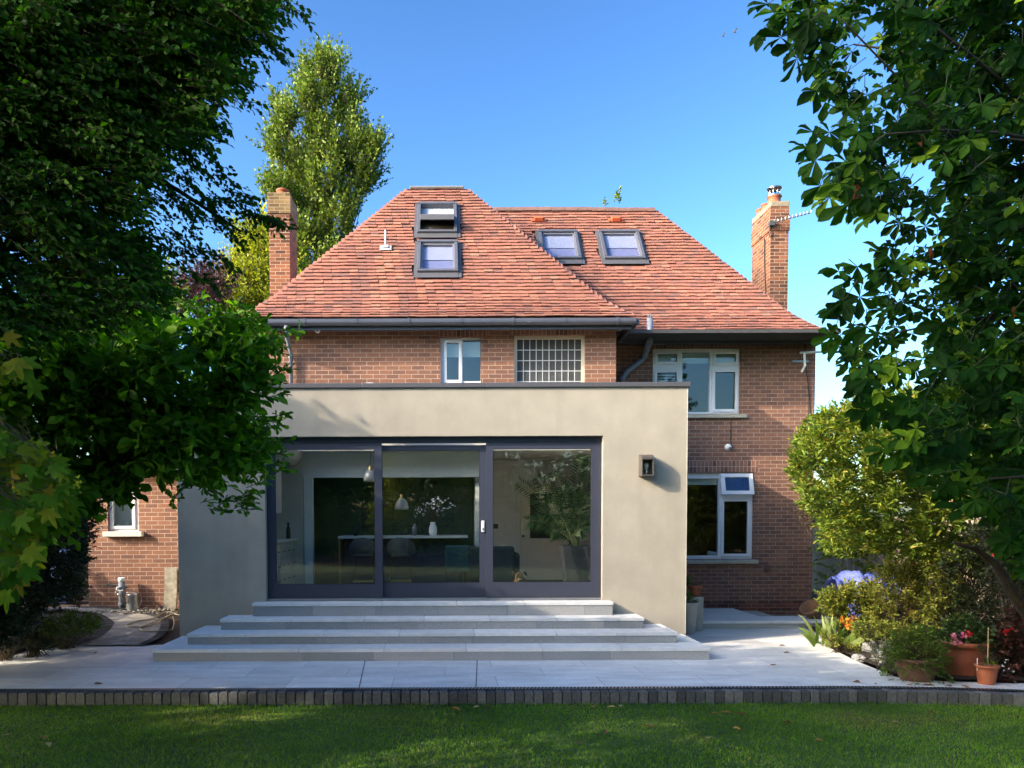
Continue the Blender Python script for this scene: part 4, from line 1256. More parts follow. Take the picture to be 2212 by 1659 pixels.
# patio: bounded at the left by the bed and at the right by the border
pe = [G(dx, dy, lambda y: 0) for dx, dy in ((-250, 1450), (0, 1421), (60, 1405), (158, 1396))]
pr_ = [G(dx, dy, lambda y: 0) for dx, dy in ((1772, 1373), (1790, 1398), (1850, 1428), (1935, 1462), (2040, 1472), (2212, 1476), (2420, 1478))]
b = MB(); front = [(x, kerb_y(x) + .211, 0) for x in [-9 + .5 * i for i in range(34)]]
xl_ = pe[3].x
pts = [(p.x, p.y, 0) for p in pe] + [(xl_ - .05, 11.42, 0), (-3.6, 11.42, 0), (-3.6, 11.9, 0), (px(1483, 11.3), 11.9, 0), (px(1483, 11.3), 13.4, 0), (6.4, 13.4, 0)] + [(p.x, p.y, 0) for p in pr_]
# one sheet: the front edge reversed closes the polygon
poly = pts + front[::-1]
poly = [p for p in poly if -9.1 < p[0] < 8.1]
b.add(poly, [tuple(range(len(poly)))])
o = struct(b.build('patio', m_slab))
bm_ = bmesh.new(); bm_.from_mesh(o.data); bmesh.ops.triangulate(bm_, faces=bm_.faces); bmesh.ops.recalc_face_normals(bm_, faces=bm_.faces)
if bm_.faces[:][0].normal.z < 0: bmesh.ops.reverse_faces(bm_, faces=bm_.faces)
bm_.to_mesh(o.data); bm_.free()
# two movement joints
b = MB()
for (ax, bx) in ((789, 776), (1031, 1028)):
    A = G(ax, 1426, lambda y: .002); B = G(bx, 1485, lambda y: .002); b.quad((A.x - .006, A.y, .0035), (B.x - .006, B.y, .0035), (B.x + .006, B.y, .0035), (A.x + .006, A.y, .0035))
struct(b.build('movement_joint', m_joint))
# raised terrace by the right wall
TY = 12.84; TZ = pz(1341, TY, 1640)
b = MB(); b.box(3.62, 6.05, TY + .03, YM - .0, -.05, TZ - .05); b.box(6.05, 6.9, TY + .06, YM - .8, -.05, TZ - .05)
ter = thing('raised_terrace', 'low raised paved terrace against the right brick wall', 'terrace', (4.9, TY, 0))
b.build('base', m_planter, ter)
b = MB(); x = 3.6
while x < 6.9:
    q = min(x + random.choice((.9, 1.0, .86)), 6.95); b.box(x + .002, q - .002, TY, TY + .6, TZ - .049, TZ + random.uniform(-.001, .001), random.random())
    if q < 6.2: b.box(x + .002, q - .002, TY + .602, YM - .002, TZ - .049, TZ, random.random())
    x = q
b.build('slab', m_step, ter, bevel=.004)

m_edging = rampmat('path_sett', [(.03, .03, .032), (.05, .05, .052), (.075, .073, .07)], .9, .2, .3, 30, .2, bump=.5, bscale=70)
# path curving to the outhouse
Lf = [(154.6, 1395), (202, 1375.6), (226, 1353.5), (224, 1338), (199, 1326), (153, 1320), (60, 1318)]
Rt = [(312.8, 1395), (349.6, 1377), (364, 1357), (362, 1339), (331, 1327.5), (276, 1316.5), (156, 1311)]
L3 = [G(*p) for p in Lf]; R3 = [G(*p) for p in Rt]
def dens(ps, k=8):
    out = []
    for i in range(len(ps) - 1):
        p0, p1, p2, p3 = ps[max(i - 1, 0)], ps[i], ps[i + 1], ps[min(i + 2, len(ps) - 1)]
        for j in range(k):
            t = j / k; out.append(.5 * ((2 * p1) + (p2 - p0) * t + (2 * p0 - 5 * p1 + 4 * p2 - p3) * t * t + (3 * p1 - p0 - 3 * p2 + p3) * t ** 3))
    return out + [ps[-1]]
L3, R3 = dens(L3), dens(R3); n = len(L3)
b = MB(); b.add([p + Vector((0, 0, .012)) for p in L3] + [p + Vector((0, 0, .012)) for p in R3], [(i, n + i, n + i + 1, i + 1) for i in range(n - 1)])
struct(b.build('path', m_pave))
b = MB()
for S, sg in ((L3, 1), (R3, -1)):
    O_ = S; I_ = []
    for i, p in enumerate(S):
        d = (S[min(i + 1, n - 1)] - S[max(i - 1, 0)]); d.z = 0; d.normalize(); I_.append(p + Vector((d.y, -d.x, 0)) * .13 * sg)
    for i in range(n - 1):
        q = [O_[i].lerp(O_[i + 1], .03), O_[i].lerp(O_[i + 1], .97), I_[i].lerp(I_[i + 1], .97), I_[i].lerp(I_[i + 1], .03)]
        b.add([p + Vector((0, 0, .02)) for p in q], [(0, 1, 2, 3) if sg < 0 else (3, 2, 1, 0)], random.random())
struct(b.build('path_edging', m_edging))
# ground at the sides (beds rise with the path)
def sheet(name, x0, x1, y0, y1, zf, m, st=.35, amp=.02):
    b = MB(); nx = int((x1 - x0) / st); ny = int((y1 - y0) / st)
    vs = [(x0 + (x1 - x0) * i / nx, y0 + (y1 - y0) * j / ny, zf(x0 + (x1 - x0) * i / nx, y0 + (y1 - y0) * j / ny) + random.uniform(-amp, amp)) for j in range(ny + 1) for i in range(nx + 1)]
    b.add(vs, [(j * (nx + 1) + i, j * (nx + 1) + i + 1, (j + 1) * (nx + 1) + i + 1, (j + 1) * (nx + 1) + i) for j in range(ny) for i in range(nx)])
    return struct(b.build(name, m, smooth=True))
sheet('flower_bed', -16, -3.6, 11.15, 17, lambda x, y: ground(y) - .03, m_soil, .3, .012)
def dist_line(x, y):  # positive inside the left bed
    return 0
bl = MB(); pa = [(p.x, p.y) for p in pe]; bl.add([(-16, 11.3, .05), (-16, pa[0][1], .05)] + [(x, y + .02, .05) for x, y in pa] + [(pa[-1][0], 11.3, .05)], [tuple(range(len(pa) + 3))])
struct(bl.build('flower_bed', m_soil))
bl = MB(); x0 = [(p.x + .02, p.y, .03) for p in pr_]; bl.add(x0 + [(16, pr_[-1].y, .03), (16, 20, .03), (7.2, 20, .03), (7.2, YM, .03), (6.2, 13.4, .03)], [tuple(range(len(x0) + 5))])
o = struct(bl.build('flower_bed', m_soil))
bm_ = bmesh.new(); bm_.from_mesh(o.data); bmesh.ops.triangulate(bm_, faces=bm_.faces); bm_.to_mesh(o.data); bm_.free()
bl = MB()
for i in range(260):
    a = random.random(); c = G(random.uniform(205, 380), random.uniform(1309, 1325)); s_ = random.uniform(.012, .03)
    bl.M = Matrix.Translation((c.x, YW - .02 - random.random() * .6, ground(c.y) + .005)) @ Matrix.Rotation(random.random() * 6, 4, 'Z') @ Matrix.Diagonal((1.3, 1, .7, 1)); bl.lathe([(.001, -s_), (s_, 0), (.001, s_)], (0, 0, 0), 6)
o = bl.build('gravel', rampmat('pebble', [(.16, .14, .12), (.30, .27, .22), (.42, .38, .31)], .9)); o['kind'] = 'stuff'

# ================================================================== small things at the left
gz = ground(YW)
A = P(264, 1309, YW - .16)
pp = thing('drain_pipe', 'short grey upright drain pipe with a collar against the outhouse wall', 'pipe', (A.x, A.y, gz - .02))
b = MB(); zt = pz(1250, YW - .16); b.tube([(A.x, A.y, gz - .03), (A.x, A.y, zt - .03)], .056, 16); b.build('pipe', m_pipe, pp, smooth=True)
b = MB()
for z_ in (zt - .14, gz + .28, gz + .10): b.tube([(A.x, A.y, z_ - .022), (A.x, A.y, z_ + .022)], .066, 16)
b.build('collar', m_pipe, pp, smooth=False)
b = MB(); b.lathe([(.048, -.03), (.06, -.02), (.06, .035), (.05, .04), (.045, .0), (.0, .0)], (A.x, A.y, zt), 16); b.build('cap', m_white, pp, smooth=True)
b = MB(); b.tube([(A.x - .05, A.y, zt - .12), (A.x + .10, A.y, zt - .12)], .02, 8); b.build('stub', m_pipe, pp)
# garden tap tool
gt = thing('hose_gun', 'hose spray gun with a pale trigger leaning on the grey drain pipe', 'hose gun', tuple(P(250, 1268, YW - .25)))
b = MB(); b.tube([P(231, 1263, YW - .3), P(247, 1265, YW - .28), P(254, 1268, YW - .26)], [.022, .018, .014], 8); b.build('barrel', m_charcoal, gt)
b = MB(); b.tube([P(254, 1267, YW - .27), P(251, 1274, YW - .28), P(258, 1277, YW - .27), P(266, 1275, YW - .25)], .012, 6); b.build('trigger', m_white, gt)
# galvanised watering can
wc = P(287, 1310, YW - .3); gz2 = ground(wc.y)
wcan = thing('watering_can', 'galvanised metal watering can beside the drain pipe', 'watering can', (wc.x, wc.y, gz2))
b = MB(); b.lathe([(0, 0), (.115, 0), (.115, .02), (.095, .27), (.10, .285), (.09, .285), (.09, .05), (0, .03)], (wc.x, wc.y, gz2), 20); b.build('body', m_galv, wcan, smooth=True)
b = MB(); b.tube([(wc.x - .1, wc.y - .02, gz2 + .08), (wc.x - .2, wc.y - .04, gz2 + .26), (wc.x - .24, wc.y - .05, gz2 + .3)], [.026, .016, .014], 8); b.lathe([(0, 0), (.035, .02), (.035, .03), (0, .035)], (wc.x - .25, wc.y - .05, gz2 + .30), 10); b.build('spout', m_galv, wcan, smooth=True)
b = MB(); b.tube([(wc.x + .02 + .13 * math.cos(t), wc.y, gz2 + .18 + .12 * math.sin(t)) for t in [R(-60 + 15 * i) for i in range(9)]], .009, 6); b.tube([(wc.x - .095 * math.cos(t), wc.y - .03, gz2 + .285 + .05 * math.sin(t)) for t in [math.pi * i / 8 for i in range(9)]], .008, 6); b.build('handle', m_steel, wcan)
# weathered plank
q = rect(355, 382, 1223, 1313, YW - .1)
b = MB(); b.M = Matrix.Translation((q[0], YW - .16, gz + .0)) @ Matrix.Rotation(R(-7), 4, 'X')
prf = [(0, 0), (.22, 0), (.225, .35), (.218, .72), (.16, .735), (.09, .722), (.03, .74), (-.004, .72), (.004, .4)]
b.prism([(x, z) for x, z in prf], 0, .035, 'y'); tag(b.build('plank', m_wood, bevel=.004), 'weathered flaking wooden board propped against the outhouse wall', 'board')
# hose: one long loop
hp = [(440, 1340), (385, 1332), (370, 1326), (352, 1328), (330, 1340), (300, 1345), (277, 1352), (275, 1356), (300, 1358), (330, 1353), (350, 1342), (372, 1330), (384, 1326), (372, 1331), (345, 1341), (315, 1354), (303, 1359), (306, 1365), (330, 1368), (365, 1366), (372, 1364), (376, 1350), (374, 1336)]
hp = dens([G(*p) + Vector((0, 0, .03)) for p in hp], 8)
b = MB(); b.tube(hp, .0105, 8); tag(b.build('hose', m_hose, smooth=True), 'beige garden hose lying in loops across the curved path', 'hose')
# white cable clip by the extension corner, blue wheelie bin far left
bn = G(143, 1305); bin_ = thing('wheelie_bin', 'blue bin glimpsed between the dark shrubs at the far left', 'bin', (bn.x, 14.2, .33))
q = rect(118, 152, 1185, 1305, 14.2); m_bluep = mat('blue_plastic', (.05, .10, .28), .45, .1)
b = MB(); s0, s1 = .20, .26; xc = (q[0] + q[1]) / 2 - .12
b.add([(xc + sx * s0, 14.4 + sy * s0, .33) for sx, sy in ((-1, -1), (1, -1), (1, 1), (-1, 1))] + [(xc + sx * s1, 14.4 + sy * s1, 1.25) for sx, sy in ((-1, -1), (1, -1), (1, 1), (-1, 1))], [(3, 2, 1, 0), (0, 1, 5, 4), (1, 2, 6, 5), (2, 3, 7, 6), (3, 0, 4, 7), (4, 5, 6, 7)]); b.build('body', m_bluep, bin_, bevel=.03)
b = MB(); b.prism([(14.12, 1.26), (14.68, 1.26), (14.68, 1.34), (14.12, 1.29)], xc - .28, xc + .28, 'x'); b.build('lid', m_bluep, bin_, bevel=.01)
for sx in (-1, 1):
    b = MB(); b.M = Matrix.Translation((xc + sx * .22, 14.64, .43)) @ Matrix.Rotation(R(90), 4, 'Y'); b.lathe([(0, -.03), (.1, -.03), (.1, .03), (0, .03)], (0, 0, 0), 16); b.build('wheel', m_black, bin_)

# ================================================================== pots
def pot(name, label, c, r0, r1, h, m, rim=.0, rimh=.05, group=None, soil=True, n=28, rib=0):
    t = thing(name, label, 'plant pot', c, group)
    pr = [(0, 0), (r0 * .96, 0), (r0, .01)]
    for i in range(1, 6):
        f = i / 6; pr.append((r0 + (r1 - r0) * f + (.004 if rib and i in (2, 4) else 0), h * f))
    pr += [(r1, h - rimh)]
    if rim: pr += [(r1 + rim, h - rimh + .004), (r1 + rim * 1.1, h - .006)]
    pr += [(r1 + rim * .8, h), (r1 - .018, h), (r1 - .025, h - .05), (0, h - .055)]
    b = MB(); b.lathe(pr, c, n); b.build('pot', m, t, smooth=True)
    if soil:
        b = MB(); b.lathe([(r1 - .024, h - .045), (r1 * .5, h - .03), (0, h - .028)], c, 20); b.build('soil', m_soil, t)
    return t
Z0 = lambda dx, dy: G(dx, dy, lambda y: 0)
c = Z0(2090, 1462); big_pot = pot('plant_pot', 'large terracotta coloured pot of red and pink flowers at the right edge of the patio', (c.x, c.y + .1, 0), .19, .275, .42, mat('terracotta_red', (.22, .062, .032), .6, .2, 9, .1, var2=.2, scale2=5), .02, .06, rib=1)
BP = Vector((c.x, c.y + .1, .40))
c = Z0(2131, 1477); sm = pot('plant_pot', 'small terracotta pot with a thin upright cane in front of the large pot', (c.x, c.y, 0), .082, .112, .215, m_terra, .012, .03)
b = MB(); b.tube([(c.x + .01, c.y, .12), (c.x - .01, c.y - .02, .64)], .006, 6); b.build('cane', mat('cane', (.40, .30, .15), .6, .1), sm)
b = MB(); b.tube([(c.x - .11, c.y, .15), (c.x - .112, c.y, .29)], .004, 5); b.build('label_stick', m_white, sm)
SP = Vector((c.x, c.y, .19))
c = Z0(1990, 1472); bush_pot = pot('plant_pot', 'dark rounded pot almost hidden under a bushy green plant', (c.x, c.y + .1, 0), .17, .235, .26, mat('dark_pot', (.085, .04, .026), .7, .2, 8), .012, .04)
GP = Vector((c.x, c.y + .1, .28))
c = Z0(2040, 1462); pot('plant_pot', 'dark brown pot in shade between the bushy pot and the large terracotta pot', (c.x - .02, c.y + .32, 0), .13, .17, .30, m_terra_d, .01, .04)
# planters between the extension and the terrace
c = P(1492, 1371, 12.4)
t1 = pot('planter', 'tall round tapered pale grey planter beside the extension corner', (px(1488, 12.35), 12.35, 0), .105, .17, .52, m_planter, .0, .03); WP = Vector((px(1488, 12.35), 12.35, .50))
t = thing('planter', 'tall square pale grey planter behind the round one', 'planter', (px(1499, 12.7), 12.7, 0))
b = MB(); xq = px(1519, 12.66); zq = pz(1290, 12.7)
b.add([(xq - .36, 12.60, 0), (xq - .01, 12.60, 0), (xq - .01, 12.83, 0), (xq - .36, 12.83, 0), (xq - .38, 12.58, zq), (xq, 12.58, zq), (xq, 12.835, zq), (xq - .38, 12.835, zq)], [(3, 2, 1, 0), (0, 1, 5, 4), (1, 2, 6, 5), (2, 3, 7, 6), (3, 0, 4, 7), (4, 5, 6, 7)]); b.build('box', m_planter, t, bevel=.01)
pot('plant_pot', 'small orange terracotta pot standing on the square grey planter', (px(1503, 12.7), 12.7, zq), .075, .105, .19, m_terra, .012, .05)
t2 = pot('plant_pot', 'dark grey pot with a spindly plant beside the orange pot', (px(1487, 12.9), 12.95, TZ), .10, .125, .46, m_charcoal, .006, .03); DP = Vector((px(1487, 12.9), 12.95, TZ + .44))
# tipped earthenware pot at the border's corner
c = Z0(1778, 1362); t = thing('plant_pot', 'brown earthenware pot lying tipped among the plants by the terrace corner', 'plant pot', (c.x + .1, c.y + .5, .1))
b = MB(); b.M = Matrix.Translation((c.x + .12, c.y + .5, .16)) @ Matrix.Rotation(R(-38), 4, 'Y') @ Matrix.Rotation(R(20), 4, 'X')
b.lathe([(0, 0), (.10, 0), (.16, .22), (.175, .23), (.175, .27), (.15, .27), (.13, .1), (0, .05)], (0, 0, 0), 20); b.build('pot', mat('earthenware', (.22, .12, .07), .85, .25, 8), t, smooth=True)
# crumpled blue tarpaulin
tb = MB(); nx, ny = 40, 26; base = P(1800, 1290, 12.3); vs = []
for j in range(ny):
    for i in range(nx):
        u, v = i / (nx - 1), j / (ny - 1)
        vs.append((base.x - .05 + u * 1.05, 11.95 + v * .7 + .08 * math.sin(u * 9), .62 + .36 * math.sin(v * 3.0) * (1 - .5 * abs(u - .4)) + .06 * math.sin(u * 17 + v * 5) + .035 * math.sin(u * 31 + v * 13) * math.cos(v * 17 - u * 9) + random.uniform(-.012, .012)))
tb.add(vs, [(j * nx + i, j * nx + i + 1, (j + 1) * nx + i + 1, (j + 1) * nx + i) for j in range(ny - 1) for i in range(nx - 1)])
tb.tube([(base.x + .5, 12.35, 0), (base.x + .5, 12.35, .7)], .2, 10)
tag(tb.build('tarpaulin', mat('blue_tarp', (.12, .16, .50), .5, .1), smooth=True), 'crumpled blue plastic sheet heaped behind the border plants', 'tarpaulin')
# sawn orange-brown post with a stub
t = thing('tree_stump', 'sawn orange brown tree stump with a knobbly stub, lit among the border shrubs', 'stump', tuple(P(1966, 1330, 10.9)))
b = MB(); b.tube([(P(1968, 1330, 10.9)), P(1970, 1265, 10.9), P(1972, 1225, 10.9), P(1972, 1215, 10.9)], [.07, .06, .05, .045], 10); b.build('trunk', mat('orange_bark', (.30, .13, .04), .9, .3, 14, .6, 40), t, smooth=True)
b = MB(); b.M = Matrix.Translation(P(1962, 1256, 10.84)); b.lathe([(.001, -.055), (.045, -.03), (.06, 0), (.045, .035), (.001, .055)], (0, 0, 0), 12); b.build('stub', MATS['orange_bark'], t, smooth=True)
# rockery stones
for i, (dx, dy, s_, lab) in enumerate(((1897, 1402, .13, 'pale grey rockery stone beside the broad leaved lilies'), (1925, 1425, .15, 'larger grey rockery stone beside the bushy pot'), (1862, 1418, .07, 'small grey stone at the paving edge'), (1948, 1396, .12, 'flat dark grey slab of stone behind the bushy pot'))):
    c = Z0(dx, dy + 12); me = bmesh.new(); bmesh.ops.create_icosphere(me, subdivisions=3, radius=s_)
    for v in me.verts:
        n_ = v.co.normalized(); f = 1 + .22 * math.sin(n_.x * 4 + i) * math.cos(n_.y * 5 + 2 * i) + .1 * math.sin(n_.z * 9 + n_.x * 7)
        v.co = Vector((v.co.x * 1.25 * f, v.co.y * f, v.co.z * .75 * f))
    m_ = bpy.data.meshes.new('stone'); me.to_mesh(m_); me.free(); m_.materials.append(MATS.get('stone') or mat('stone', (.26, .26, .255), .9, .3, 16, .6, 30))
    o = link(bpy.data.objects.new('stone', m_)); o.location = (c.x, c.y + .1, s_ * .5); o.rotation_euler = (0, 0, i); tag(o, lab, 'stone')
# boundary fences and the neighbours' wall
def fence(name, label, x0, y0, x1, y1, z0, z1, m, w=.14):
    t = thing(name, label, 'fence', (x0, y0, z0)); A = Vector((x0, y0, 0)); B = Vector((x1, y1, 0)); L = (B - A).length; d = (B - A) / L; nrm = Vector((-d.y, d.x, 0))
    b = MB(); n = int(L / w)
    for i in range(n):
        a = A + d * (i * w + .004); c = A + d * ((i + 1) * w - .004); o_ = nrm * (.02 if i % 2 else 0); h = random.uniform(-.01, .01)
        vs = [a + o_, c + o_, c + o_ + nrm * .02, a + o_ + nrm * .02]; vs = [Vector((v.x, v.y, z0)) for v in vs] + [Vector((v.x, v.y, z1 + h)) for v in vs]
        b.add(vs, [(3, 2, 1, 0), (4, 5, 6, 7), (0, 1, 5, 4), (1, 2, 6, 5), (2, 3, 7, 6), (3, 0, 4, 7)])
    b.build('board', m, t)
    for i in range(int(L / 1.8) + 1):
        k = A + d * (i * 1.8); b = MB(); b.box(k.x - .05, k.x + .05, k.y + .05, k.y + .15, z0, z1 + .08); b.build('post', m, t)
    return t
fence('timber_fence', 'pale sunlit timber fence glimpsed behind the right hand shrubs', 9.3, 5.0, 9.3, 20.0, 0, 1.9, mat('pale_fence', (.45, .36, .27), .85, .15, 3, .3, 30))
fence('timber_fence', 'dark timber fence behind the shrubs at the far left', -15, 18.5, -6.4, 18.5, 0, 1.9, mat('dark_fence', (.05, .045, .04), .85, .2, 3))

# fallen leaves scattered about
m_dry = rampmat('dry_leaf', [(.10, .05, .02), (.28, .13, .04), (.40, .28, .07), (.45, .38, .22)], .8)
spots = [(985, 1532), (1030, 1528), (1052, 1526), (1280, 1527), (1322, 1528), (965, 1545), (1340, 1526), (1570, 1540), (1545, 1541), (1600, 1543), (1405, 1570), (1308, 1582), (1530, 1595), (1770, 1600), (1590, 1575), (1700, 1562), (1935, 1560), (1830, 1545), (2010, 1540), (1250, 1605), (420, 1600), (95, 1595), (15, 1588), (105, 1610), (480, 1570)]
pat = [(212, 1478), (106, 1500), (1965, 1480), (2005, 1481), (2050, 1482), (1890, 1478), (1850, 1474), (205, 1411), (100, 1415), (1460, 1420), (1700, 1410), (1690, 1395), (1670, 1437), (2085, 1484), (1990, 1490)]
lt_ = ['curled brown fallen leaf on the lawn', 'curled brown fallen leaf on the paving']
me = bpy.data.meshes.new('fallen_leaf')
vv = [(-.04, 0, .004), (-.012, -.018, .014), (.02, -.015, .012), (.045, 0, .004), (.02, .015, .014), (-.012, .018, .016), (0, 0, .003)]
me.from_pydata(vv, [], [(0, 1, 6), (1, 2, 6), (2, 3, 6), (3, 4, 6), (4, 5, 6), (5, 0, 6)]); me.materials.append(m_dry)
at = me.attributes.new('tint', 'FLOAT', 'POINT'); at.data.foreach_set('value', [.45] * 7)
me2 = me.copy(); me2.attributes['tint'].data.foreach_set('value', [.12] * 7); me3 = me.copy(); me3.attributes['tint'].data.foreach_set('value', [.9] * 7)
for k, (S_, zz) in enumerate(((spots, LZ + .028), (pat, .004))):
    for i, (dx, dy) in enumerate(S_):
        p = G(dx, dy, lambda y: zz); o = link(bpy.data.objects.new('fallen_leaf', random.choice((me, me, me2, me3) if k == 0 else (me2, me2, me))))
        o.location = p; o.rotation_euler = (random.uniform(-.2, .2), random.uniform(-.2, .2), random.random() * 6.3); s_ = random.uniform(.8, 1.5); o.scale = (s_, s_, s_)
        tag(o, lt_[k], 'leaf', 'fallen leaves on the ' + ('lawn' if k == 0 else 'paving'))
# ================================================================== planting
def tmpl(kind):
    if kind == 'leaf':        # pointed oval, folded along the midrib, tip drooping
        v = [(0, 0, 0), (.3, .5, .10), (.68, .40, .06), (1, 0, -.12), (.68, -.40, .06), (.3, -.5, .10), (.32, 0, -.02), (.68, 0, -.05)]
        f = [(0, 6, 1), (1, 6, 7, 2), (2, 7, 3), (0, 5, 6), (5, 4, 7, 6), (4, 3, 7)]
    elif kind == 'obovate':   # widest beyond the middle (magnolia, chestnut leaflet)
        v = [(0, 0, 0), (.35, .26, .05), (.70, .5, .07), (.9, .3, .0), (1, 0, -.14), (.9, -.3, .0), (.70, -.5, .07), (.35, -.26, .05), (.36, 0, -.02), (.72, 0, -.04)]
        f = [(0, 8, 1), (1, 8, 9, 2), (2, 9, 3), (3, 9, 4), (0, 7, 8), (7, 6, 9, 8), (6, 5, 9), (5, 4, 9)]
    elif kind == 'acer':
        v = [(.25, 0, 0)]; f = []
        lob = [(-150, .35), (-128, .30), (-112, .62), (-98, .66), (-80, .42), (-62, .78), (-50, .92), (-42, .72), (-25, .50), (-9, .88), (0, 1.12), (9, .88), (25, .50), (42, .72), (50, .92), (62, .78), (80, .42), (98, .66), (112, .62), (128, .30), (150, .35)]
        for a, r in lob:
            a = R(a); v.append((.25 + r * .75 * math.cos(a), r * .75 * math.sin(a), -.16 * r * r))
        f = [(0, i, i + 1) for i in range(1, len(lob))] + [(0, len(lob), 1)]
    elif kind == 'quad':
        v = [(0, 0, 0), (.45, .5, .08), (1, 0, -.05), (.45, -.5, .08)]; f = [(0, 3, 2, 1)]
    elif kind == 'blade':
        v = [(0, .5, 0), (0, -.5, 0), (.5, .4, .06), (.5, -.4, .06), (.85, .2, .0), (.85, -.2, .0), (1, 0, -.12)]
        f = [(1, 3, 2, 0), (3, 5, 4, 2), (5, 6, 4)]
    return np.array(v, float), f

def unit(a):
    return a / np.maximum(np.linalg.norm(a, axis=1, keepdims=True), 1e-9)

def leafmesh(name, pos, axis, nrm, L, W, tint, kind, m, parent, kindtag=None):
    tv, tf = tmpl(kind); N = len(pos); K = len(tv)
    axis = unit(axis); side = unit(np.cross(nrm, axis)); up = np.cross(axis, side)
    L = np.broadcast_to(L, (N,)); W = np.broadcast_to(W, (N,))
    V = (pos[:, None, :] + tv[None, :, 0, None] * (axis * L[:, None])[:, None, :] + tv[None, :, 1, None] * (side * W[:, None])[:, None, :] + tv[None, :, 2, None] * (up * L[:, None])[:, None, :])
    V = V.reshape(-1, 3)
    if parent is not None: V = V - np.array(ORG[parent])
    sizes = np.array([len(f) for f in tf], dtype=np.int32); flat = np.concatenate([np.array(f) for f in tf]).astype(np.int32)
    loops = (flat[None, :] + (np.arange(N) * K)[:, None]).ravel().astype(np.int32)
    tot = np.tile(sizes, N); start = np.concatenate([[0], np.cumsum(tot)[:-1]]).astype(np.int32)
    me = bpy.data.meshes.new(name)
    me.vertices.add(len(V)); me.vertices.foreach_set('co', V.astype(np.float32).ravel())
    me.loops.add(len(loops)); me.loops.foreach_set('vertex_index', loops)
    me.polygons.add(len(tot)); me.polygons.foreach_set('loop_start', start); me.polygons.foreach_set('loop_total', tot.astype(np.int32))
    me.update(calc_edges=True)
    at = me.attributes.new('tint', 'FLOAT', 'POINT'); at.data.foreach_set('value', np.repeat(np.clip(tint, 0, 1), K).astype(np.float32))
    me.materials.append(m)
    o = link(bpy.data.objects.new(name, me), parent)
    if kindtag: o['kind'] = kindtag
    return o

def twigmesh(name, A, B, r0, r1, m, parent):
    """three-sided tapering twigs from A to B"""
    N = len(A); d = unit(B - A); ref = np.where(np.abs(d[:, 2:3]) > .8, np.array([[1., 0, 0]]), np.array([[0, 0, 1.]]))
    a = unit(np.cross(d, ref)); b = np.cross(d, a); V = []
    for P0, r in ((A, r0), (B, r1)):
        for k in range(3):
            t = 2 * math.pi * k / 3
            V.append(P0 + (a * math.cos(t) + b * math.sin(t)) * np.broadcast_to(r, (N,))[:, None])
    V = np.stack(V, 1).reshape(-1, 3)
    if parent is not None: V = V - np.array(ORG[parent])
    tf = [(0, 1, 4, 3), (1, 2, 5, 4), (2, 0, 3, 5)]
    flat = np.array(tf).ravel(); loops = (flat[None] + (np.arange(N) * 6)[:, None]).ravel().astype(np.int32)
    me = bpy.data.meshes.new(name); me.vertices.add(len(V)); me.vertices.foreach_set('co', V.astype(np.float32).ravel())
    me.loops.add(len(loops)); me.loops.foreach_set('vertex_index', loops)
    me.polygons.add(N * 3); me.polygons.foreach_set('loop_start', (np.arange(N * 3) * 4).astype(np.int32)); me.polygons.foreach_set('loop_total', np.full(N * 3, 4, np.int32))
    me.update(calc_edges=True); me.materials.append(m)
    return link(bpy.data.objects.new(name, me), parent)

def inpoly(pts, poly):
    x, y = pts[:, 0], pts[:, 1]; c = np.zeros(len(pts), bool); n = len(poly)
    for i in range(n):
        x0, y0 = poly[i]; x1, y1 = poly[(i + 1) % n]
        k = ((y0 > y) != (y1 > y)) & (x < (x1 - x0) * (y - y0) / ((y1 - y0) or 1e-9) + x0)
        c ^= k
    return c

def sample(poly, n, y0, y1, bias=1.0):
    """n points of a crown: inside an outline at true distance, spread between the depths y0..y1"""
    poly = [tuple(p) for p in poly]; a = np.array(poly, float); lo, hi = a.min(0), a.max(0); out = []
    k = 0
    while k < n:
        p = lo + rng.random((n * 2, 2)) * (hi - lo); p = p[inpoly(p, poly)]; out.append(p); k += len(p)
    d = np.concatenate(out)[:n]
    Y = y0 + (y1 - y0) * rng.random(n) ** bias
    return PV(d, Y), d

def rnd(n, s=1.0): return rng.normal(0, s, (n, 3))
def clumps(p, n_groups, spread):
    """draw points together so that the crown has lumps and holes"""
    c = p[rng.integers(0, len(p), n_groups)]
    i = np.array([int(np.argmin(((c - q) ** 2).sum(1))) for q in p]); f = spread
    return p + (c[i] - p) * f

def sprays(base, dirs, length, n, leafL, leafW, droop=.25, flat=.75, jit=.2):
    """twigs with leaves in two ranks; returns leaf arrays and twig ends"""
    M = len(base); d = unit(dirs); L = np.broadcast_to(length, (M,)) * rng.uniform(.7, 1.2, M)
    tip = base + d * L[:, None] + np.array([0, 0, -1.]) * (L * droop * .5)[:, None]
    up = unit(np.array([0, 0, 1.]) + rnd(M, .35)); side = unit(np.cross(up, d))
    pos = []; ax = []; nr = []; ll = []
    for k in range(n):
        t = (k + .6) / n; sg = 1 if k % 2 else -1
        p = base + d * (L * t)[:, None] + np.array([0, 0, -1.]) * (L * droop * .5 * t * t)[:, None]
        a = unit(d * (.75 + .5 * (k == n - 1)) + side * sg * .8 * (k < n - 1) + np.array([0, 0, -1.]) * droop + rnd(M, jit))
        pos.append(p); ax.append(a); nr.append(unit(up * flat + rnd(M, .3))); ll.append(rng.uniform(.65, 1.15, M) * (1 - .25 * abs(t - .5)))
    pos, ax, nr, ll = map(np.concatenate, (pos, ax, nr, ll))
    return pos, ax, nr, ll * leafL, ll * leafW, base, tip

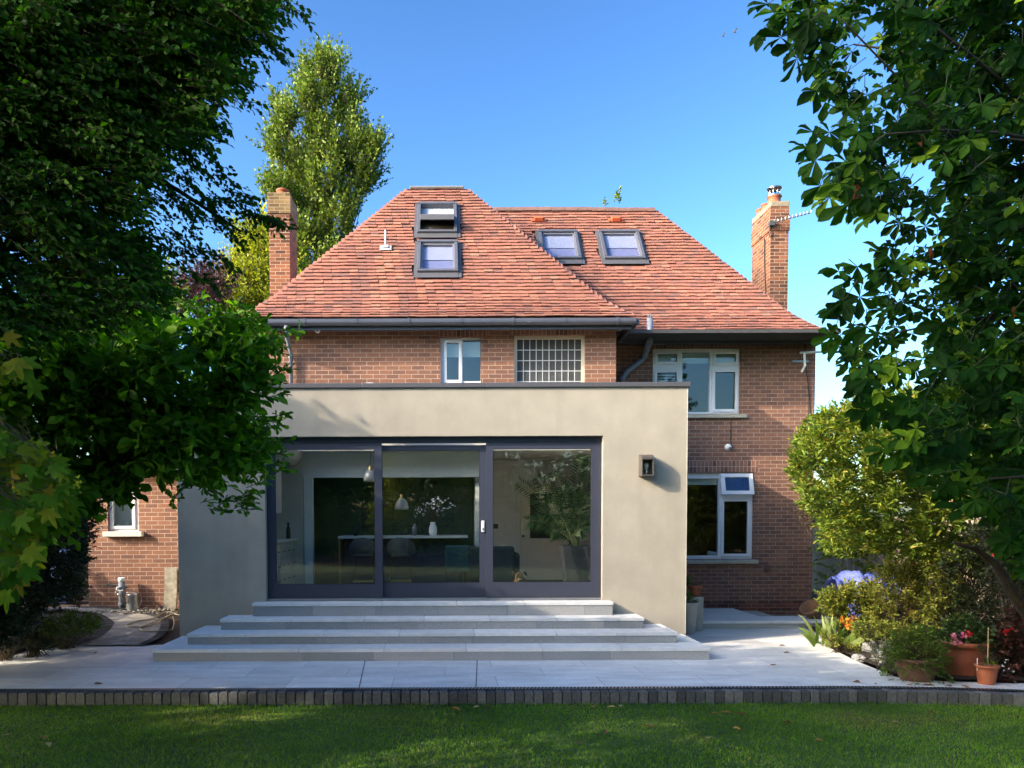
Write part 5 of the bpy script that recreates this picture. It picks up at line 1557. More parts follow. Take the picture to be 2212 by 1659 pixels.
def limbs(parent, trunk_pts, r0, ends, m=None, n=8, name='trunk'):
    b = MB(); tp = [Vector(p) for p in trunk_pts]; k = len(tp)
    b.tube(tp, [r0 * (1 - .55 * i / (k - 1)) for i in range(k)], 12)
    o = b.build(name, m or m_bark, parent, smooth=True)
    b = MB()
    for e in ends:
        e = Vector(e); i = min(k - 1, max(1, int(random.uniform(.35, 1) * k))); s = tp[i].lerp(tp[i - 1], random.random()); mid = s.lerp(e, .5) + Vector((random.gauss(0, .12), random.gauss(0, .12), .15 * (e - s).length * random.uniform(.2, 1)))
        pts = [s * (1 - t) ** 2 + mid * 2 * t * (1 - t) + e * t * t for t in [j / n for j in range(n + 1)]]
        rr = r0 * random.uniform(.18, .32); b.tube(pts, [rr * (1 - .85 * j / n) for j in range(n + 1)], 6)
    if ends: b.build('limb', m or m_bark, parent, smooth=True)
    return o

G_ = rampmat
m_horn = G_('dark_leaf', [(.008, .03, .003), (.022, .07, .004), (.042, .12, .006), (.085, .20, .01)], .65, .12, .1, 10, .15, trans=.3, transcol=(1.3, 1.7, .5))
m_magn = G_('magnolia_leaf', [(.03, .09, .005), (.065, .165, .012), (.12, .26, .02), (.22, .38, .04)], .55, .15, .12, 12, .12, trans=.42, transcol=(1.3, 1.6, .4))
m_acer = G_('maple_leaf', [(.035, .10, .004), (.075, .15, .006), (.16, .19, .008), (.28, .17, .012)], .65, .1, .12, 12, .1, trans=.35, transcol=(1.4, 1.5, .4))
m_yew = G_('dark_shrub_leaf', [(.008, .016, .007), (.014, .03, .010), (.024, .045, .012), (.05, .03, .015)], .6, .3, .15, 12, .2, trans=.15)
m_mound = G_('ground_cover_leaf', [(.04, .085, .008), (.08, .15, .012), (.14, .22, .02)], .6, .3, .15, 12, .2, trans=.25)
m_chest = G_('chestnut_leaf', [(.005, .022, .002), (.011, .046, .003), (.024, .078, .004), (.16, .25, .012)], .65, .12, .25, 25, .2, trans=.36, transcol=(1.6, 1.8, .3), bump=.4, bscale=90)
m_brown = G_('withered_leaf', [(.16, .045, .02), (.26, .08, .03), (.30, .14, .05)], .8, .2, .2, 20, .1, trans=.3)
m_lau = G_('evergreen_leaf', [(.05, .10, .012), (.10, .17, .018), (.19, .26, .025), (.34, .33, .04), (.42, .28, .06)], .5, .3, .15, 14, .15, trans=.3, transcol=(1.4, 1.4, .4))
m_bord = G_('border_leaf', [(.07, .10, .015), (.13, .18, .022), (.24, .26, .035), (.34, .26, .06)], .6, .3, .15, 14, .2, trans=.3, transcol=(1.3, 1.3, .5))
m_pop = G_('poplar_leaf', [(.035, .08, .008), (.075, .145, .012), (.14, .22, .022), (.25, .31, .06)], .6, .25, .1, 3, .2, trans=.25, transcol=(1.3, 1.3, .4))
m_yel = G_('yellow_green_leaf', [(.16, .22, .015), (.30, .35, .025), (.44, .44, .05)], .6, .2, .1, 3, .15, trans=.45, transcol=(1.2, 1.2, .4))
m_purp = G_('purple_leaf', [(.035, .014, .022), (.07, .022, .035), (.12, .05, .05)], .6, .3, .1, 3, .15, trans=.2, transcol=(1.4, .7, .8))
m_strap = G_('lily_leaf', [(.12, .20, .04), (.22, .30, .07), (.40, .46, .20)], .45, .4, .1, 12, .05, trans=.35, transcol=(1.2, 1.3, .5))
m_cord = G_('cordyline_leaf', [(.02, .025, .018), (.05, .035, .025), (.10, .05, .035)], .5, .4, .1, 12, .05, trans=.1)
m_silver = G_('silver_leaf', [(.12, .14, .10), (.22, .24, .19)], .8, .2, .1, 12, .05, trans=.15)
m_grass = G_('grass_blade', [(.055, .14, .006), (.10, .22, .01), (.17, .28, .018), (.30, .27, .07)], .6, .3, .0, 3, .35, trans=.3, transcol=(1.2, 1.4, .5))

# --- lawn grass ---------------------------------------------------------
N = 150000
gx = rng.uniform(-5.6, 7.0, N); gy = rng.uniform(5.2, 8.33, N)
ky = np.array([kerb_y(v) for v in gx]); ok = (gy < ky + .01); gx, gy = gx[ok], gy[ok]; N = len(gx)
pos = np.stack([gx, gy, np.full(N, LZ - .002)], 1)
ax = np.array([0, 0, 1.]) + rnd(N, .55) * np.array([1, 1, .2])
hh = .034 * rng.uniform(.6, 1.3, N) * (1 + .25 * np.sin(gx * 2.1 + 1.0) * np.cos(gy * 1.7))
tn = rng.beta(2, 2.6, N) * .75 + .12 * np.sin(gx * 3 + gy * 2) + (rng.random(N) < .06) * .5
dry = np.exp(-(((gx - 4.6) / .9) ** 2 + ((gy - 7.5) / .35) ** 2)) + .8 * np.exp(-(((gx + 2.2) / 1.3) ** 2 + ((gy - 7.7) / .3) ** 2)) + .5 * np.exp(-(((gx - 1.2) / .5) ** 2 + ((gy - 7.3) / .2) ** 2))
tn = tn + dry * rng.uniform(.2, .75, N) + .10 * np.sin(gx * 7.3 + 3 * np.sin(gy * 5)) * np.sin(gy * 9)
edge = np.clip(1 - (np.array([kerb_y(v) for v in gx]) - gy) / .05, 0, 1); hh = hh * (1 + .9 * edge * rng.random(N))
g = leafmesh('grass', pos, ax, rnd(N), hh, .0065, tn, 'quad', m_grass, None, 'stuff'); tag(g, 'short mown green lawn grass in front of the dark kerb', 'grass')

# --- tall fine-leaved tree at the upper left -------------------------------
tr = thing('tall_tree', 'tall dark fine leaved tree filling the upper left corner', 'tree', (-4.6, 5.4, LZ))
poly = [(-160, -70), (430, -90), (520, -60), (560, 0), (520, 60), (470, 100), (480, 140), (420, 180), (400, 240), (370, 300), (330, 340), (260, 400), (240, 470), (300, 520), (280, 570), (330, 610), (280, 660), (120, 700), (-160, 720)]
base, d = sample(poly, 6800, 4.2, 5.5)
base = clumps(base, 210, .42)
q, d = sample([(-160, -70), (330, -70), (330, 130), (200, 260), (60, 330), (-160, 400)], 2600, 4.3, 5.6); q2, d = sample([(-620, -120), (-160, -80), (-160, 690), (-400, 740), (-620, 500)], 3000, 4.1, 5.2); base = np.concatenate([base, q, q2])
org = np.array([-4.6, 5.4, 3.2]); dirs = unit(base - org) * np.array([1, .7, .25]) + np.array([.45, 0, -.22]) + rnd(len(base), .3)
A_ = sprays(base, dirs, .27, 9, .052, .030, .4, .45, .3)
# drooping branch ends that stand out against the sky
ends = [((470, 20), (648, 22), 4.90), ((430, 60), (602, 112), 4.90), ((500, 120), (600, 128), 5.10), ((420, 130), (535, 176), 5.00), ((380, 170), (540, 222), 4.80), ((370, 260), (482, 280), 5.20), ((330, 270), (455, 330), 4.90), ((340, 310), (470, 300), 5.30),
        ((280, 360), (440, 430), 5.10), ((330, 350), (535, 425), 5.20), ((360, 470), (610, 490), 5.00), ((420, 480), (560, 470), 5.10), ((330, 420), (520, 520), 5.20), ((300, 520), (500, 575), 5.10), ((340, 560), (470, 630), 5.00), ((250, 280), (430, 365), 4.70), ((390, 20), (560, 60), 4.70), ((200, 420), (410, 455), 4.90), ((520, 500), (600, 498), 5.00)]
eb = []; ed = []; EA = []; EB = []
for a, c, Y in ends:
    A = np.array(P(*a, Y + .25)); B = np.array(P(*c, Y)); n = int(np.linalg.norm(B - A) / .026) + 3
    for i in range(n):
        t = i / n; q = A + (B - A) * t + np.array([0, 0, .10 * math.sin(math.pi * t)]); w_ = (1 - t) * .075 + .006
        eb.append(q + rng.normal(0, w_, 3)); ed.append((B - A) / np.linalg.norm(B - A) + rng.normal(0, .38, 3) * (1.1 - .6 * t) + np.array([0, 0, -.12]))
    EA.append(A); EB.append(B)
eb, ed = np.array(eb), np.array(ed)
E_ = sprays(eb, ed, .14, 6, .048, .028, .45, .4, .3)
cat = [np.concatenate([a, c]) for a, c in zip(A_, E_)]
n = len(cat[0]); leafmesh('crown', cat[0], cat[1], cat[2], cat[3], cat[4], rng.beta(2, 2.5, n), 'leaf', m_horn, tr)
twigmesh('twig', np.concatenate([cat[5], np.array(EA)]), np.concatenate([cat[6], np.array(EB)]), .003, .001, m_twig, tr)
limbs(tr, [(-4.6, 5.4, -.25), (-4.7, 5.35, 1.5), (-4.6, 5.3, 3.0), (-4.4, 5.2, 4.2), (-4.2, 5.1, 5.2)], .17, [tuple(p) for p in EA[::3]] + [tuple(p) for p in base[::1100]])

# --- broad-leaved magnolia-like shrub tree in front of the extension -----------
mg = thing('broadleaf_tree', 'bright green broad leaved tree hanging over the left end of the extension', 'tree', (-5.6, 8.1, 0))
poly = [(-200, 690), (180, 720), (330, 700), (430, 705), (500, 715), (530, 760), (520, 820), (480, 870), (515, 920), (515, 1000), (480, 1025), (460, 1050), (420, 1050), (350, 1045), (300, 1040), (240, 1055), (190, 1070), (140, 1100), (60, 1120), (-200, 1140)]
base, d = sample(poly, 2000, 6.1, 8.0)
base = clumps(base, 120, .46)
org = np.array([-4.3, 7.6, 2.2]); dirs = unit(base - org) * np.array([.9, .8, .6]) + np.array([.35, -.25, .15]) + rnd(len(base), .35)
A_ = sprays(base, dirs, .34, 8, .175, .08, .3, .4, .5)
tips = [(400, 652), (440, 662), (350, 648), (300, 640), (250, 660), (515, 672), (540, 676), (600, 790), (585, 835), (612, 905), (600, 940), (585, 985), (530, 1080), (415, 1050), (620, 722), (575, 700), (590, 765), (600, 860), (605, 812), (590, 1020), (612, 1018), (560, 1050), (545, 1085), (500, 1095), (590, 960), (575, 905), (470, 1065), (600, 740), (440, 1040), (560, 690), (480, 680), (300, 1000)]
tb_ = np.array([tuple(P(x - 30, y + 4, 6.6 + rng.normal(0, .2))) for x, y in tips for k in range(4)]) + rnd(len(tips) * 4, .05)
td = np.array([.9, -.2, .2]) + rnd(len(tb_), .45)
E_ = sprays(tb_, td, .13, 7, .105, .042, .1, .5, .5)
cat = [np.concatenate([a, c]) for a, c in zip(A_, E_)]
n = len(cat[0]); leafmesh('crown', cat[0], cat[1], cat[2], cat[3], cat[4], rng.beta(1.3, 1.9, n), 'obovate', m_magn, mg)
twigmesh('twig', cat[5], cat[6], .004, .002, m_twig, mg)
limbs(mg, [(-5.6, 8.1, -.1), (-5.5, 8.05, .8), (-5.2, 8.0, 1.8), (-4.4, 7.8, 2.9)], .09, [tuple(p) for p in base[::220]])

# --- maple at the far left edge ------------------------------------------------
ac_ = thing('maple_tree', 'yellow green maple with jagged palmate leaves at the far left edge', 'maple', (-3.6, 4.6, LZ))
pos = []; 
p1, _ = sample([(-90, 740), (50, 765), (75, 820), (20, 835), (-90, 830)], 22, 4.0, 4.5)
p2, _ = sample([(-160, 860), (60, 945), (120, 985), (160, 1040), (150, 1090), (90, 1110), (60, 1180), (70, 1230), (20, 1270), (-160, 1310)], 800, 4.0, 5.4)
p3, _ = sample([(-120, 620), (0, 640), (40, 720), (-120, 740)], 20, 4.0, 4.8)
p = np.concatenate([p1, p2, p3]); n = len(p)
ax = np.array([.55, -.25, -.75]) + rnd(n, .35); nr = np.array([.2, -.8, .6]) + rnd(n, .35); Ls = rng.uniform(.085, .135, n)
leafmesh('crown', p, ax, nr, Ls, Ls * .95, np.where(rng.random(n) < .2, rng.uniform(.6, .95, n), rng.beta(2, 2.5, n) * .7), 'acer', m_acer, ac_)
q = p + np.array([-.25, .05, .14]) + rnd(n, .08); twigmesh('twig', q, p, .003, .0015, m_twig, ac_)
limbs(ac_, [(-4.0, 4.6, LZ - .05), (-3.95, 4.65, .7), (-3.8, 4.6, 1.6), (-3.5, 4.5, 2.6)], .035, [tuple(v) for v in q[::30]])

# --- dark shrubs under the trees at the left -------------------------------------
def bush(name, label, cat, poly, y0, y1, n, L, W, m, nl=7, ll=.16, droop=.1, up=.4, kind='leaf', tint=(2, 2.3), trunk=None, cl=.3, group=None, ncl=None, stems=True):
    base, d = sample(poly, n, y0, y1); base = clumps(base, ncl or max(12, n // 9), cl)
    base[:, 2] = np.maximum(base[:, 2], .03)
    c = base.mean(0); t = thing(name, label, cat, (float(c[0]), float(c[1]), 0.0), group)
    dirs = unit(base - c * np.array([1, 1, .8])) + np.array([0, -.15, up]) + rnd(n, .45)
    A = sprays(base, dirs, ll, nl, L, W, droop, .6, .35); k = len(A[0])
    leafmesh('foliage', A[0], A[1], A[2], A[3], A[4], rng.beta(*tint, k), kind, m, t)
    st = np.array([c[0], c[1], 0.0]) + rnd(n, .06); st[:, 2] = 0.0; sel = slice(None, None, max(1, n // 60))
    if not stems: st, base = st[:0], base[:0]
    twigmesh('stem', np.concatenate([A[5], st[sel]]), np.concatenate([A[6], base[sel]]), .004, .0015, m_twig, t)
    return t
bush('dark_shrub', 'dense dark evergreen shrub at the left edge beside the path', 'shrub', [(-150, 1010), (60, 1020), (180, 1080), (180, 1180), (165, 1280), (110, 1310), (60, 1340), (-150, 1370)], 8.9, 11.4, 4200, .075, .034, m_yew, 8, .2)
bush('dark_shrub', 'shadowy drooping shrub in the bottom left corner of the garden', 'shrub', [(-250, 1180), (-10, 1220), (30, 1290), (45, 1360), (0, 1395), (-250, 1430)], 8.4, 9.4, 2200, .065, .03, m_yew, 8, .18)
bush('dark_shrub', 'red tipped shrub in front of the outhouse window', 'shrub', [(188, 1010), (250, 1045), (240, 1090), (218, 1140), (200, 1180), (185, 1150)], 11.0, 11.8, 110, .07, .028, G_('bronze_leaf', [(.03, .02, .01), (.08, .03, .016), (.16, .04, .02)], .5, .3, trans=.2), 7, .16, .4, stems=False)
bush('low_plant', 'low ferny yellow green ground cover spilling beside the path', 'plant', [(95, 1345), (150, 1335), (195, 1340), (222, 1350), (190, 1372), (130, 1385), (90, 1385)], 10.6, 11.6, 420, .05, .018, m_mound, 8, .16)
bush('low_plant', 'dark trailing plant at the left edge of the paving', 'plant', [(40, 1365), (75, 1370), (105, 1392), (90, 1402), (60, 1403)], 10.2, 10.7, 160, .05, .018, m_yew, 8, .14)
bush('background_hedge', 'dark tall hedge closing the garden behind the left shrubs', 'hedge', [(-700, 820), (120, 820), (200, 1000), (190, 1300), (-700, 1300)], 14.4, 17.5, 2600, .13, .06, m_yew, 8, .4)

# --- background trees beyond the house -----------------------------------------
def bgtree(name, label, cat, polys, Y, dy, n, L, W, m, trunk_x, r0, up=1.1, ll=1.0, nl=10, ncl=None, cl=.45, tint=(2, 2)):
    tx = px(trunk_x, Y); t = thing(name, label, cat, (tx, Y, -.3), 'trees beyond the house'); B = []
    for poly, f in polys:
        q, d = sample(poly, int(n * f), Y - dy, Y + dy); B.append(q)
    base = np.concatenate(B); n = len(base); base = clumps(base, ncl or n // 10, cl)
    dirs = (base - np.array([tx, Y, base[:, 2].mean()])) * np.array([.25, .25, .03]) + np.array([0, 0, up]) + rnd(n, .5)
    A = sprays(base, dirs, ll, nl, L, W, .1, .4, .5); k = len(A[0])
    leafmesh('crown', A[0], A[1], A[2], A[3], A[4], rng.beta(*tint, k), 'quad', m, t)
    top = base[:, 2].max()
    limbs(t, [(tx, Y, -.4), (tx + .1, Y, top * .35), (tx - .1, Y, top * .65), (tx, Y, top * .9)], r0, [tuple(v) for v in base[::max(1, n // 22)]])
    twigmesh('twig', A[5], A[6], .009, .004, m_twig, t)
bgtree('poplar_tree', 'tall ragged sunlit poplar rising behind the left chimney', 'tree',
       [([(645, 165), (690, 135), (732, 135), (742, 190), (770, 225), (775, 290), (800, 340), (795, 420), (770, 470), (745, 560), (640, 640), (600, 560), (600, 420), (625, 330), (600, 290), (630, 230)], .86),
        ([(575, 235), (610, 230), (640, 290), (625, 320), (600, 300)], .03), ([(575, 330), (605, 320), (625, 370), (590, 390)], .03), ([(565, 410), (600, 400), (640, 500), (600, 520)], .04), ([(790, 300), (825, 345), (815, 360), (780, 350)], .03), ([(780, 375), (822, 385), (818, 410), (770, 420)], .03)],
       34, 1.8, 3900, .19, .12, m_pop, 695, .2, ncl=130, tint=(2, 1.6), up=1.9, ll=1.25, cl=.55)
bgtree('garden_tree', 'bushy bright yellow green tree left of the left chimney', 'tree', [([(505, 545), (560, 500), (590, 520), (640, 560), (640, 680), (600, 700), (470, 690), (480, 640), (500, 600)], 1)], 27, 1.3, 1400, .17, .10, m_yel, 560, .18, ncl=90)
bgtree('garden_tree', 'small purple leaved tree showing between the left trees and the chimney', 'tree', [([(375, 640), (420, 600), (470, 595), (495, 625), (480, 690), (380, 700)], 1)], 24, 1.0, 330, .13, .08, m_purp, 440, .14, ncl=45)
bgtree('garden_tree', 'pale green tree low behind the left trees', 'tree', [([(250, 700), (330, 600), (380, 640), (400, 700), (380, 800), (250, 800)], 1)], 23, 1.2, 420, .15, .09, m_pop, 330, .14, ncl=50)
# self-sown twig growing at the ridge
bush('sapling_top', 'top of a small sapling showing above the right roof ridge', 'plant', [(1322, 442), (1328, 424), (1338, 422), (1340, 442)], 18.9, 19.1, 12, .10, .05, m_pop, 5, .16, up=1.2, tint=(2, 1.5), stems=False)
bush('sapling_top', 'lower sapling tip showing above the right roof ridge', 'plant', [(1300, 446), (1306, 438), (1314, 446)], 18.9, 19.1, 5, .09, .045, m_pop, 4, .12, up=1.2, tint=(2, 1.5), stems=False)

# --- horse chestnut at the right -------------------------------------------------
ch = thing('horse_chestnut_tree', 'large horse chestnut with hand shaped leaves filling the right side', 'tree', (6.3, 6.3, 0))
poly = [(1700, -420), (2650, -420), (2650, 1330), (2230, 1290), (2150, 1160), (2010, 1060), (1960, 1010), (1900, 930), (1840, 900), (1850, 840), (1800, 760), (1810, 720), (1880, 690), (1880, 640), (1900, 560), (1930, 520), (1850, 450), (1780, 410), (1770, 350), (1790, 270), (1760, 190), (1700, 130), (1660, 60), (1680, -100)]
pc, d1 = sample(poly, 2500, 4.2, 6.4)
pc = clumps(pc, 190, .34)
q, d1 = sample([(1960, -420), (2650, -420), (2650, 1330), (2260, 1280), (2120, 1080), (2030, 960), (2010, 640), (2060, 430), (1940, 160), (1900, -100)], 4200, 5.0, 7.4); q2, d1 = sample([(2010, 1050), (2130, 1120), (2225, 1290), (2420, 1330), (2420, 1100), (2200, 980)], 150, 5.6, 6.6); pc = np.concatenate([pc, q, q2])
extra = [(1636, 22, 4.6), (1632, 80, 4.7), (1665, 95, 4.6), (1652, 40, 4.8), (1700, 110, 4.7), (1735, 150, 4.8), (1700, 140, 4.9), (1742, 210, 4.6), (1760, 235, 4.7), (1735, 300, 4.5), (1720, 335, 4.5), (1770, 300, 4.6), (1740, 360, 4.8), (1750, 415, 4.8), (1770, 440, 4.7), (1810, 455, 4.6), (1790, 410, 4.7), (1840, 470, 4.8), (1830, 590, 4.7), (1815, 620, 4.8), (1790, 600, 4.7), (1800, 665, 4.6), (1835, 655, 4.6), (1775, 740, 4.8), (1800, 745, 4.7), (1850, 720, 4.6), (1890, 600, 4.6), (1790, 690, 4.7), (1885, 870, 4.6), (1860, 850, 4.8), (1850, 900, 4.9), (1925, 985, 4.6), (1890, 985, 4.7), (1980, 1040, 4.5), (2020, 1060, 4.7), (1960, 1000, 4.8), (2060, 1110, 4.7), (1920, 900, 4.6)]
pe_ = np.array([tuple(P(x + 22, y - 14, Y)) for x, y, Y in extra])
c0 = np.concatenate([pc, pe_]); n = len(c0)
hang = unit(np.array([-.55, -.15, -.6]) + rnd(n, .38))       # direction the middle leaflet points
nrm = unit(np.array([-.25, -.75, .55]) + rnd(n, .33))
sd = unit(np.cross(nrm, hang)); nl = 7; PL = []; PA = []; PN = []; LL = []; TT = []
sz = rng.uniform(.08, .145, n); sz[-len(pe_):] = rng.uniform(.13, .175, len(pe_)); tn = np.where(rng.random(n) < .12, rng.uniform(.7, 1, n), rng.beta(2, 2.6, n) * .75)
for k in range(nl):
    a = R((k - 3) * 44) ; f = 1 - .13 * abs(k - 3)
    dk = unit(hang * math.cos(a) + sd * math.sin(a) - nrm * .12 + rnd(n, .10))
    PL.append(c0); PA.append(unit(dk + rnd(n, .12))); PN.append(unit(nrm + rnd(n, .35))); LL.append(sz * f * rng.uniform(.9, 1.1, n)); TT.append(tn + rng.normal(0, .05, n))
PL, PA, PN, LL, TT = map(np.concatenate, (PL, PA, PN, LL, TT))
leafmesh('crown', PL, PA, PN, LL, LL * .46, TT, 'obovate', m_chest, ch)
pb_ = c0 - hang * .07 + np.array([.04, .02, .04]) + rnd(n, .04); twigmesh('twig', pb_, c0, .0035, .002, mat('leaf_stalk', (.03, .04, .012), .8, .1), ch)
limbs(ch, [(6.3, 6.3, -.1), (6.25, 6.25, 1.2), (6.2, 6.2, 2.6), (6.0, 6.1, 4.2), (5.8, 6.0, 6.0)], .13, [tuple(v) for v in pb_[::60]])
b_ = MB(); b_.tube([P(2300, 1430, 6.9), P(2235, 1350, 6.9), P(2185, 1280, 6.8), P(2148, 1215, 6.8), P(2105, 1185, 6.7), P(2060, 1172, 6.6)], [.065, .05, .042, .033, .023, .014], 10)
b_.build('low_branch', m_bark, ch, smooth=True)
for wp in (np.array([tuple(P(1850 + rng.normal(0, 5), 372 + i * 3.2, 4.9)) for i in range(18)]), np.array([tuple(P(2008, 535, 5.2))] * 3), np.array([tuple(P(1985, 290, 5.0))] * 3), np.array([tuple(P(2190, 660, 5.0))] * 3)):
    n = len(wp); leafmesh('withered_leaf', wp, np.array([0, 0, -1.]) + rnd(n, .25), rnd(n), .085, .028, rng.random(n), 'leaf', m_brown, ch)

bush('background_hedge', 'tall hedge closing the garden behind the right hand evergreen', 'hedge', [(1778, 900), (1850, 880), (2700, 850), (2700, 1290), (1778, 1290)], 13.2, 15.5, 2600, .11, .05, m_lau, 8, .3, tint=(1.6, 3.0))
# --- big evergreen shrub and border plants at the right ----------------------------
bush('evergreen_shrub', 'big round evergreen shrub with yellow green sunlit tips at the right corner of the house', 'shrub',
     [(1722, 960), (1760, 905), (1850, 870), (1990, 850), (2180, 830), (2400, 850), (2400, 1230), (2150, 1240), (2000, 1215), (1890, 1205), (1810, 1200), (1775, 1180), (1790, 1150), (1735, 1090), (1715, 1020)], 9.6, 12.0, 6500, .10, .036, m_lau, 8, .17, .0, .55, tint=(1.8, 2.4), ncl=300, cl=.35)
bush('evergreen_shrub', 'wispy shoot of the evergreen shrub standing before the brick wall', 'shrub', [(1728, 925), (1740, 918), (1745, 965), (1725, 990)], 10.6, 10.9, 26, .07, .024, m_lau, 7, .14, tint=(1.3, 1.5), up=.9, stems=False)
bush('withered_twig', 'dead drooping brown spray at the left side of the evergreen shrub', 'twig', [(1712, 1100), (1760, 1095), (1765, 1135), (1740, 1140), (1722, 1125)], 10.4, 10.7, 34, .055, .016, G_('dead_leaf', [(.05, .035, .02), (.10, .07, .04)], .9), 6, .12, .6, -.6, stems=False)
for i, (dx, dy, ex, ey) in enumerate(((2030, 1020, 2055, 1075), (2037, 1010, 2070, 1080), (2058, 1000, 2075, 1060), (2140, 1035, 2128, 1075))): pass
b_ = MB()
for (dx, dy, ex, ey) in ((2052, 1084, 2028, 1006), (2058, 1086, 2040, 1004), (2062, 1076, 2056, 1000), (2080, 1070, 2064, 1004), (2130, 1066, 2142, 1028), (2134, 1068, 2148, 1036)):
    b_.tube([P(ex, ey, 10.0), P(dx, dy, 10.0), P(dx + 6, dy + 40, 10.2)], .010, 5)
tag(b_.build('cut_stem', mat('cut_cane', (.45, .30, .13), .7, .15)), 'pale cut canes standing up out of the evergreen shrub', 'stems')
bush('border_plant', 'leafy pale green border plant beside the terrace corner', 'plant', [(1772, 1300), (1800, 1282), (1850, 1268), (1885, 1270), (1890, 1340), (1830, 1352), (1785, 1330)], 10.9, 11.6, 420, .075, .026, m_bord, 8, .16, .1, .7, tint=(2, 1.9))
bush('border_plant', 'tangled yellow brown border plant below the sawn stump', 'plant', [(1885, 1250), (1930, 1215), (1990, 1245), (2010, 1340), (1950, 1372), (1890, 1355)], 10.3, 11.0, 520, .06, .02, m_bord, 8, .17, .1, .6, tint=(2, 1.4))
bush('border_plant', 'green border shrub under the cordyline', 'plant', [(2000, 1200), (2060, 1210), (2080, 1300), (2085, 1370), (2010, 1375), (1990, 1300)], 9.9, 10.6, 420, .06, .022, m_bord, 8, .16, .1, .6, tint=(1.8, 2.6))
bush('border_plant', 'dark low border shrub at the right edge behind the large pot', 'plant', [(2030, 1210), (2100, 1150), (2260, 1120), (2330, 1420), (2150, 1430), (2080, 1360)], 9.3, 10.6, 1500, .065, .026, m_yew, 8, .17, .1, .5)
bush('border_plant', 'reddish leaved plant in deep shade at the right edge of the patio', 'plant', [(2160, 1340), (2230, 1320), (2320, 1350), (2320, 1475), (2170, 1478), (2150, 1440)], 8.6, 9.2, 300, .08, .04, G_('maroon_leaf', [(.018, .02, .01), (.05, .02, .015), (.10, .025, .02)], .5, .3, trans=.2), 7, .16, .2, .3)
bush('rose_shrub', 'thin leafy shrub with a few red blooms high at the right edge', 'shrub', [(2100, 1150), (2230, 1120), (2300, 1200), (2280, 1290), (2150, 1280)], 8.8, 9.6, 240, .06, .028, m_yew, 7, .16)
# lilies
c = Z0(1828, 1405); t = thing('lily_clump', 'clump of broad bright pale green strap leaves at the paving edge', 'plant', (c.x, c.y + .3, 0))
n = 46; q = np.array([c.x, c.y + .32, .0]) + np.stack([rng.normal(0, .14, n), rng.normal(0, .12, n), np.full(n, .02)], 1)
ax = np.stack([rng.normal(0, .38, n) + (q[:, 0] - c.x) * 1.8, rng.normal(-.15, .3, n), np.full(n, .9)], 1)
leafmesh('foliage', q, ax, np.array([0, -1, .25]) + rnd(n, .35), rng.uniform(.30, .50, n), rng.uniform(.06, .095, n), rng.random(n), 'blade', m_strap, t)
def flowers(name, label, pts, m, r, k=7, parent=None):
    q = np.repeat(np.array(pts), k, 0); n = len(q); q = q + rnd(n, r * .25)
    o = leafmesh(name, q, np.array([0, -.4, .3]) + rnd(n, 1), np.array([0, -1, .4]) + rnd(n, .5), r, r * .8, rng.random(n), 'leaf', m, parent)
    if parent is None: tag(o, label, 'flower')
    return o
m_or = G_('orange_petal', [(.55, .18, .02), (.65, .32, .05)], .6, trans=.3); m_red = G_('red_petal', [(.40, .015, .02), (.60, .03, .04)], .6, trans=.3); m_pink = G_('pink_petal', [(.55, .08, .20), (.65, .30, .40)], .6, trans=.3); m_wp = G_('white_petal', [(.65, .60, .58), (.78, .72, .70)], .6, trans=.3)
flowers('orange_flower', 'faded orange blooms beside the bright lily leaves', [tuple(P(x, y, 10.75)) for x, y in ((1822, 1340), (1834, 1345), (1842, 1335), (1830, 1352), (1838, 1356))], m_or, .06)
bush('silver_plant', 'grey silver feathery plant among the rockery stones', 'plant', [(1880, 1400), (1920, 1390), (1955, 1420), (1960, 1450), (1915, 1445), (1885, 1425)], 9.3, 9.8, 130, .05, .012, m_silver, 8, .10, .1, .5)
bush('low_plant', 'low spreading plant along the border edge behind the lilies', 'plant', [(1850, 1345), (1930, 1350), (1990, 1370), (1960, 1395), (1900, 1390), (1850, 1380)], 9.9, 10.5, 260, .045, .02, m_bord, 7, .12, .1, .4, tint=(2, 2.6))
bush('low_plant', 'leafy fringe of plants at the paving edge left of the lilies', 'plant', [(1770, 1365), (1795, 1372), (1850, 1400), (1860, 1422), (1820, 1408), (1780, 1390)], 10.3, 10.9, 90, .05, .016, m_bord, 7, .10, .1, .6, tint=(2, 1.6))
# foliage of the pots
def potplant(t, c, n, rad, h, L, W, m, drop=.0, tint=(2, 2.3), nl=8, ll=.14):
    q = rnd(n); q = unit(q) * (rng.random(n) ** .33)[:, None] * np.array([rad, rad, h]); q[:, 2] = np.abs(q[:, 2]) - drop * (np.hypot(q[:, 0], q[:, 1]) / rad) ** 2 * rng.random(n)
    base = np.array(c) + q; A = sprays(base, unit(q) + np.array([0, 0, .4]) + rnd(n, .4), ll, nl, L, W, .15, .6, .35); k = len(A[0])
    leafmesh('foliage', A[0], A[1], A[2], A[3], A[4], rng.beta(*tint, k), 'leaf', m, t)
    s = np.repeat(np.array([tuple(c)]), n, 0) + rnd(n, rad * .15) - np.array([0, 0, .04]); twigmesh('stem', np.concatenate([A[5], s[::3]]), np.concatenate([A[6], base[::3]]), .003, .0012, m_twig, t)
potplant(bush_pot, GP - Vector((0, 0, .02)), 620, .31, .33, .035, .015, m_mound, .36, ll=.10)
potplant(big_pot, BP, 150, .24, .24, .06, .035, G_('geranium_leaf', [(.02, .05, .012), (.04, .08, .018), (.07, .11, .03)], .6, trans=.2), .05)
fl = [(2062, 1375), (2068, 1384), (2080, 1372), (2088, 1374), (2097, 1376), (2093, 1368)]
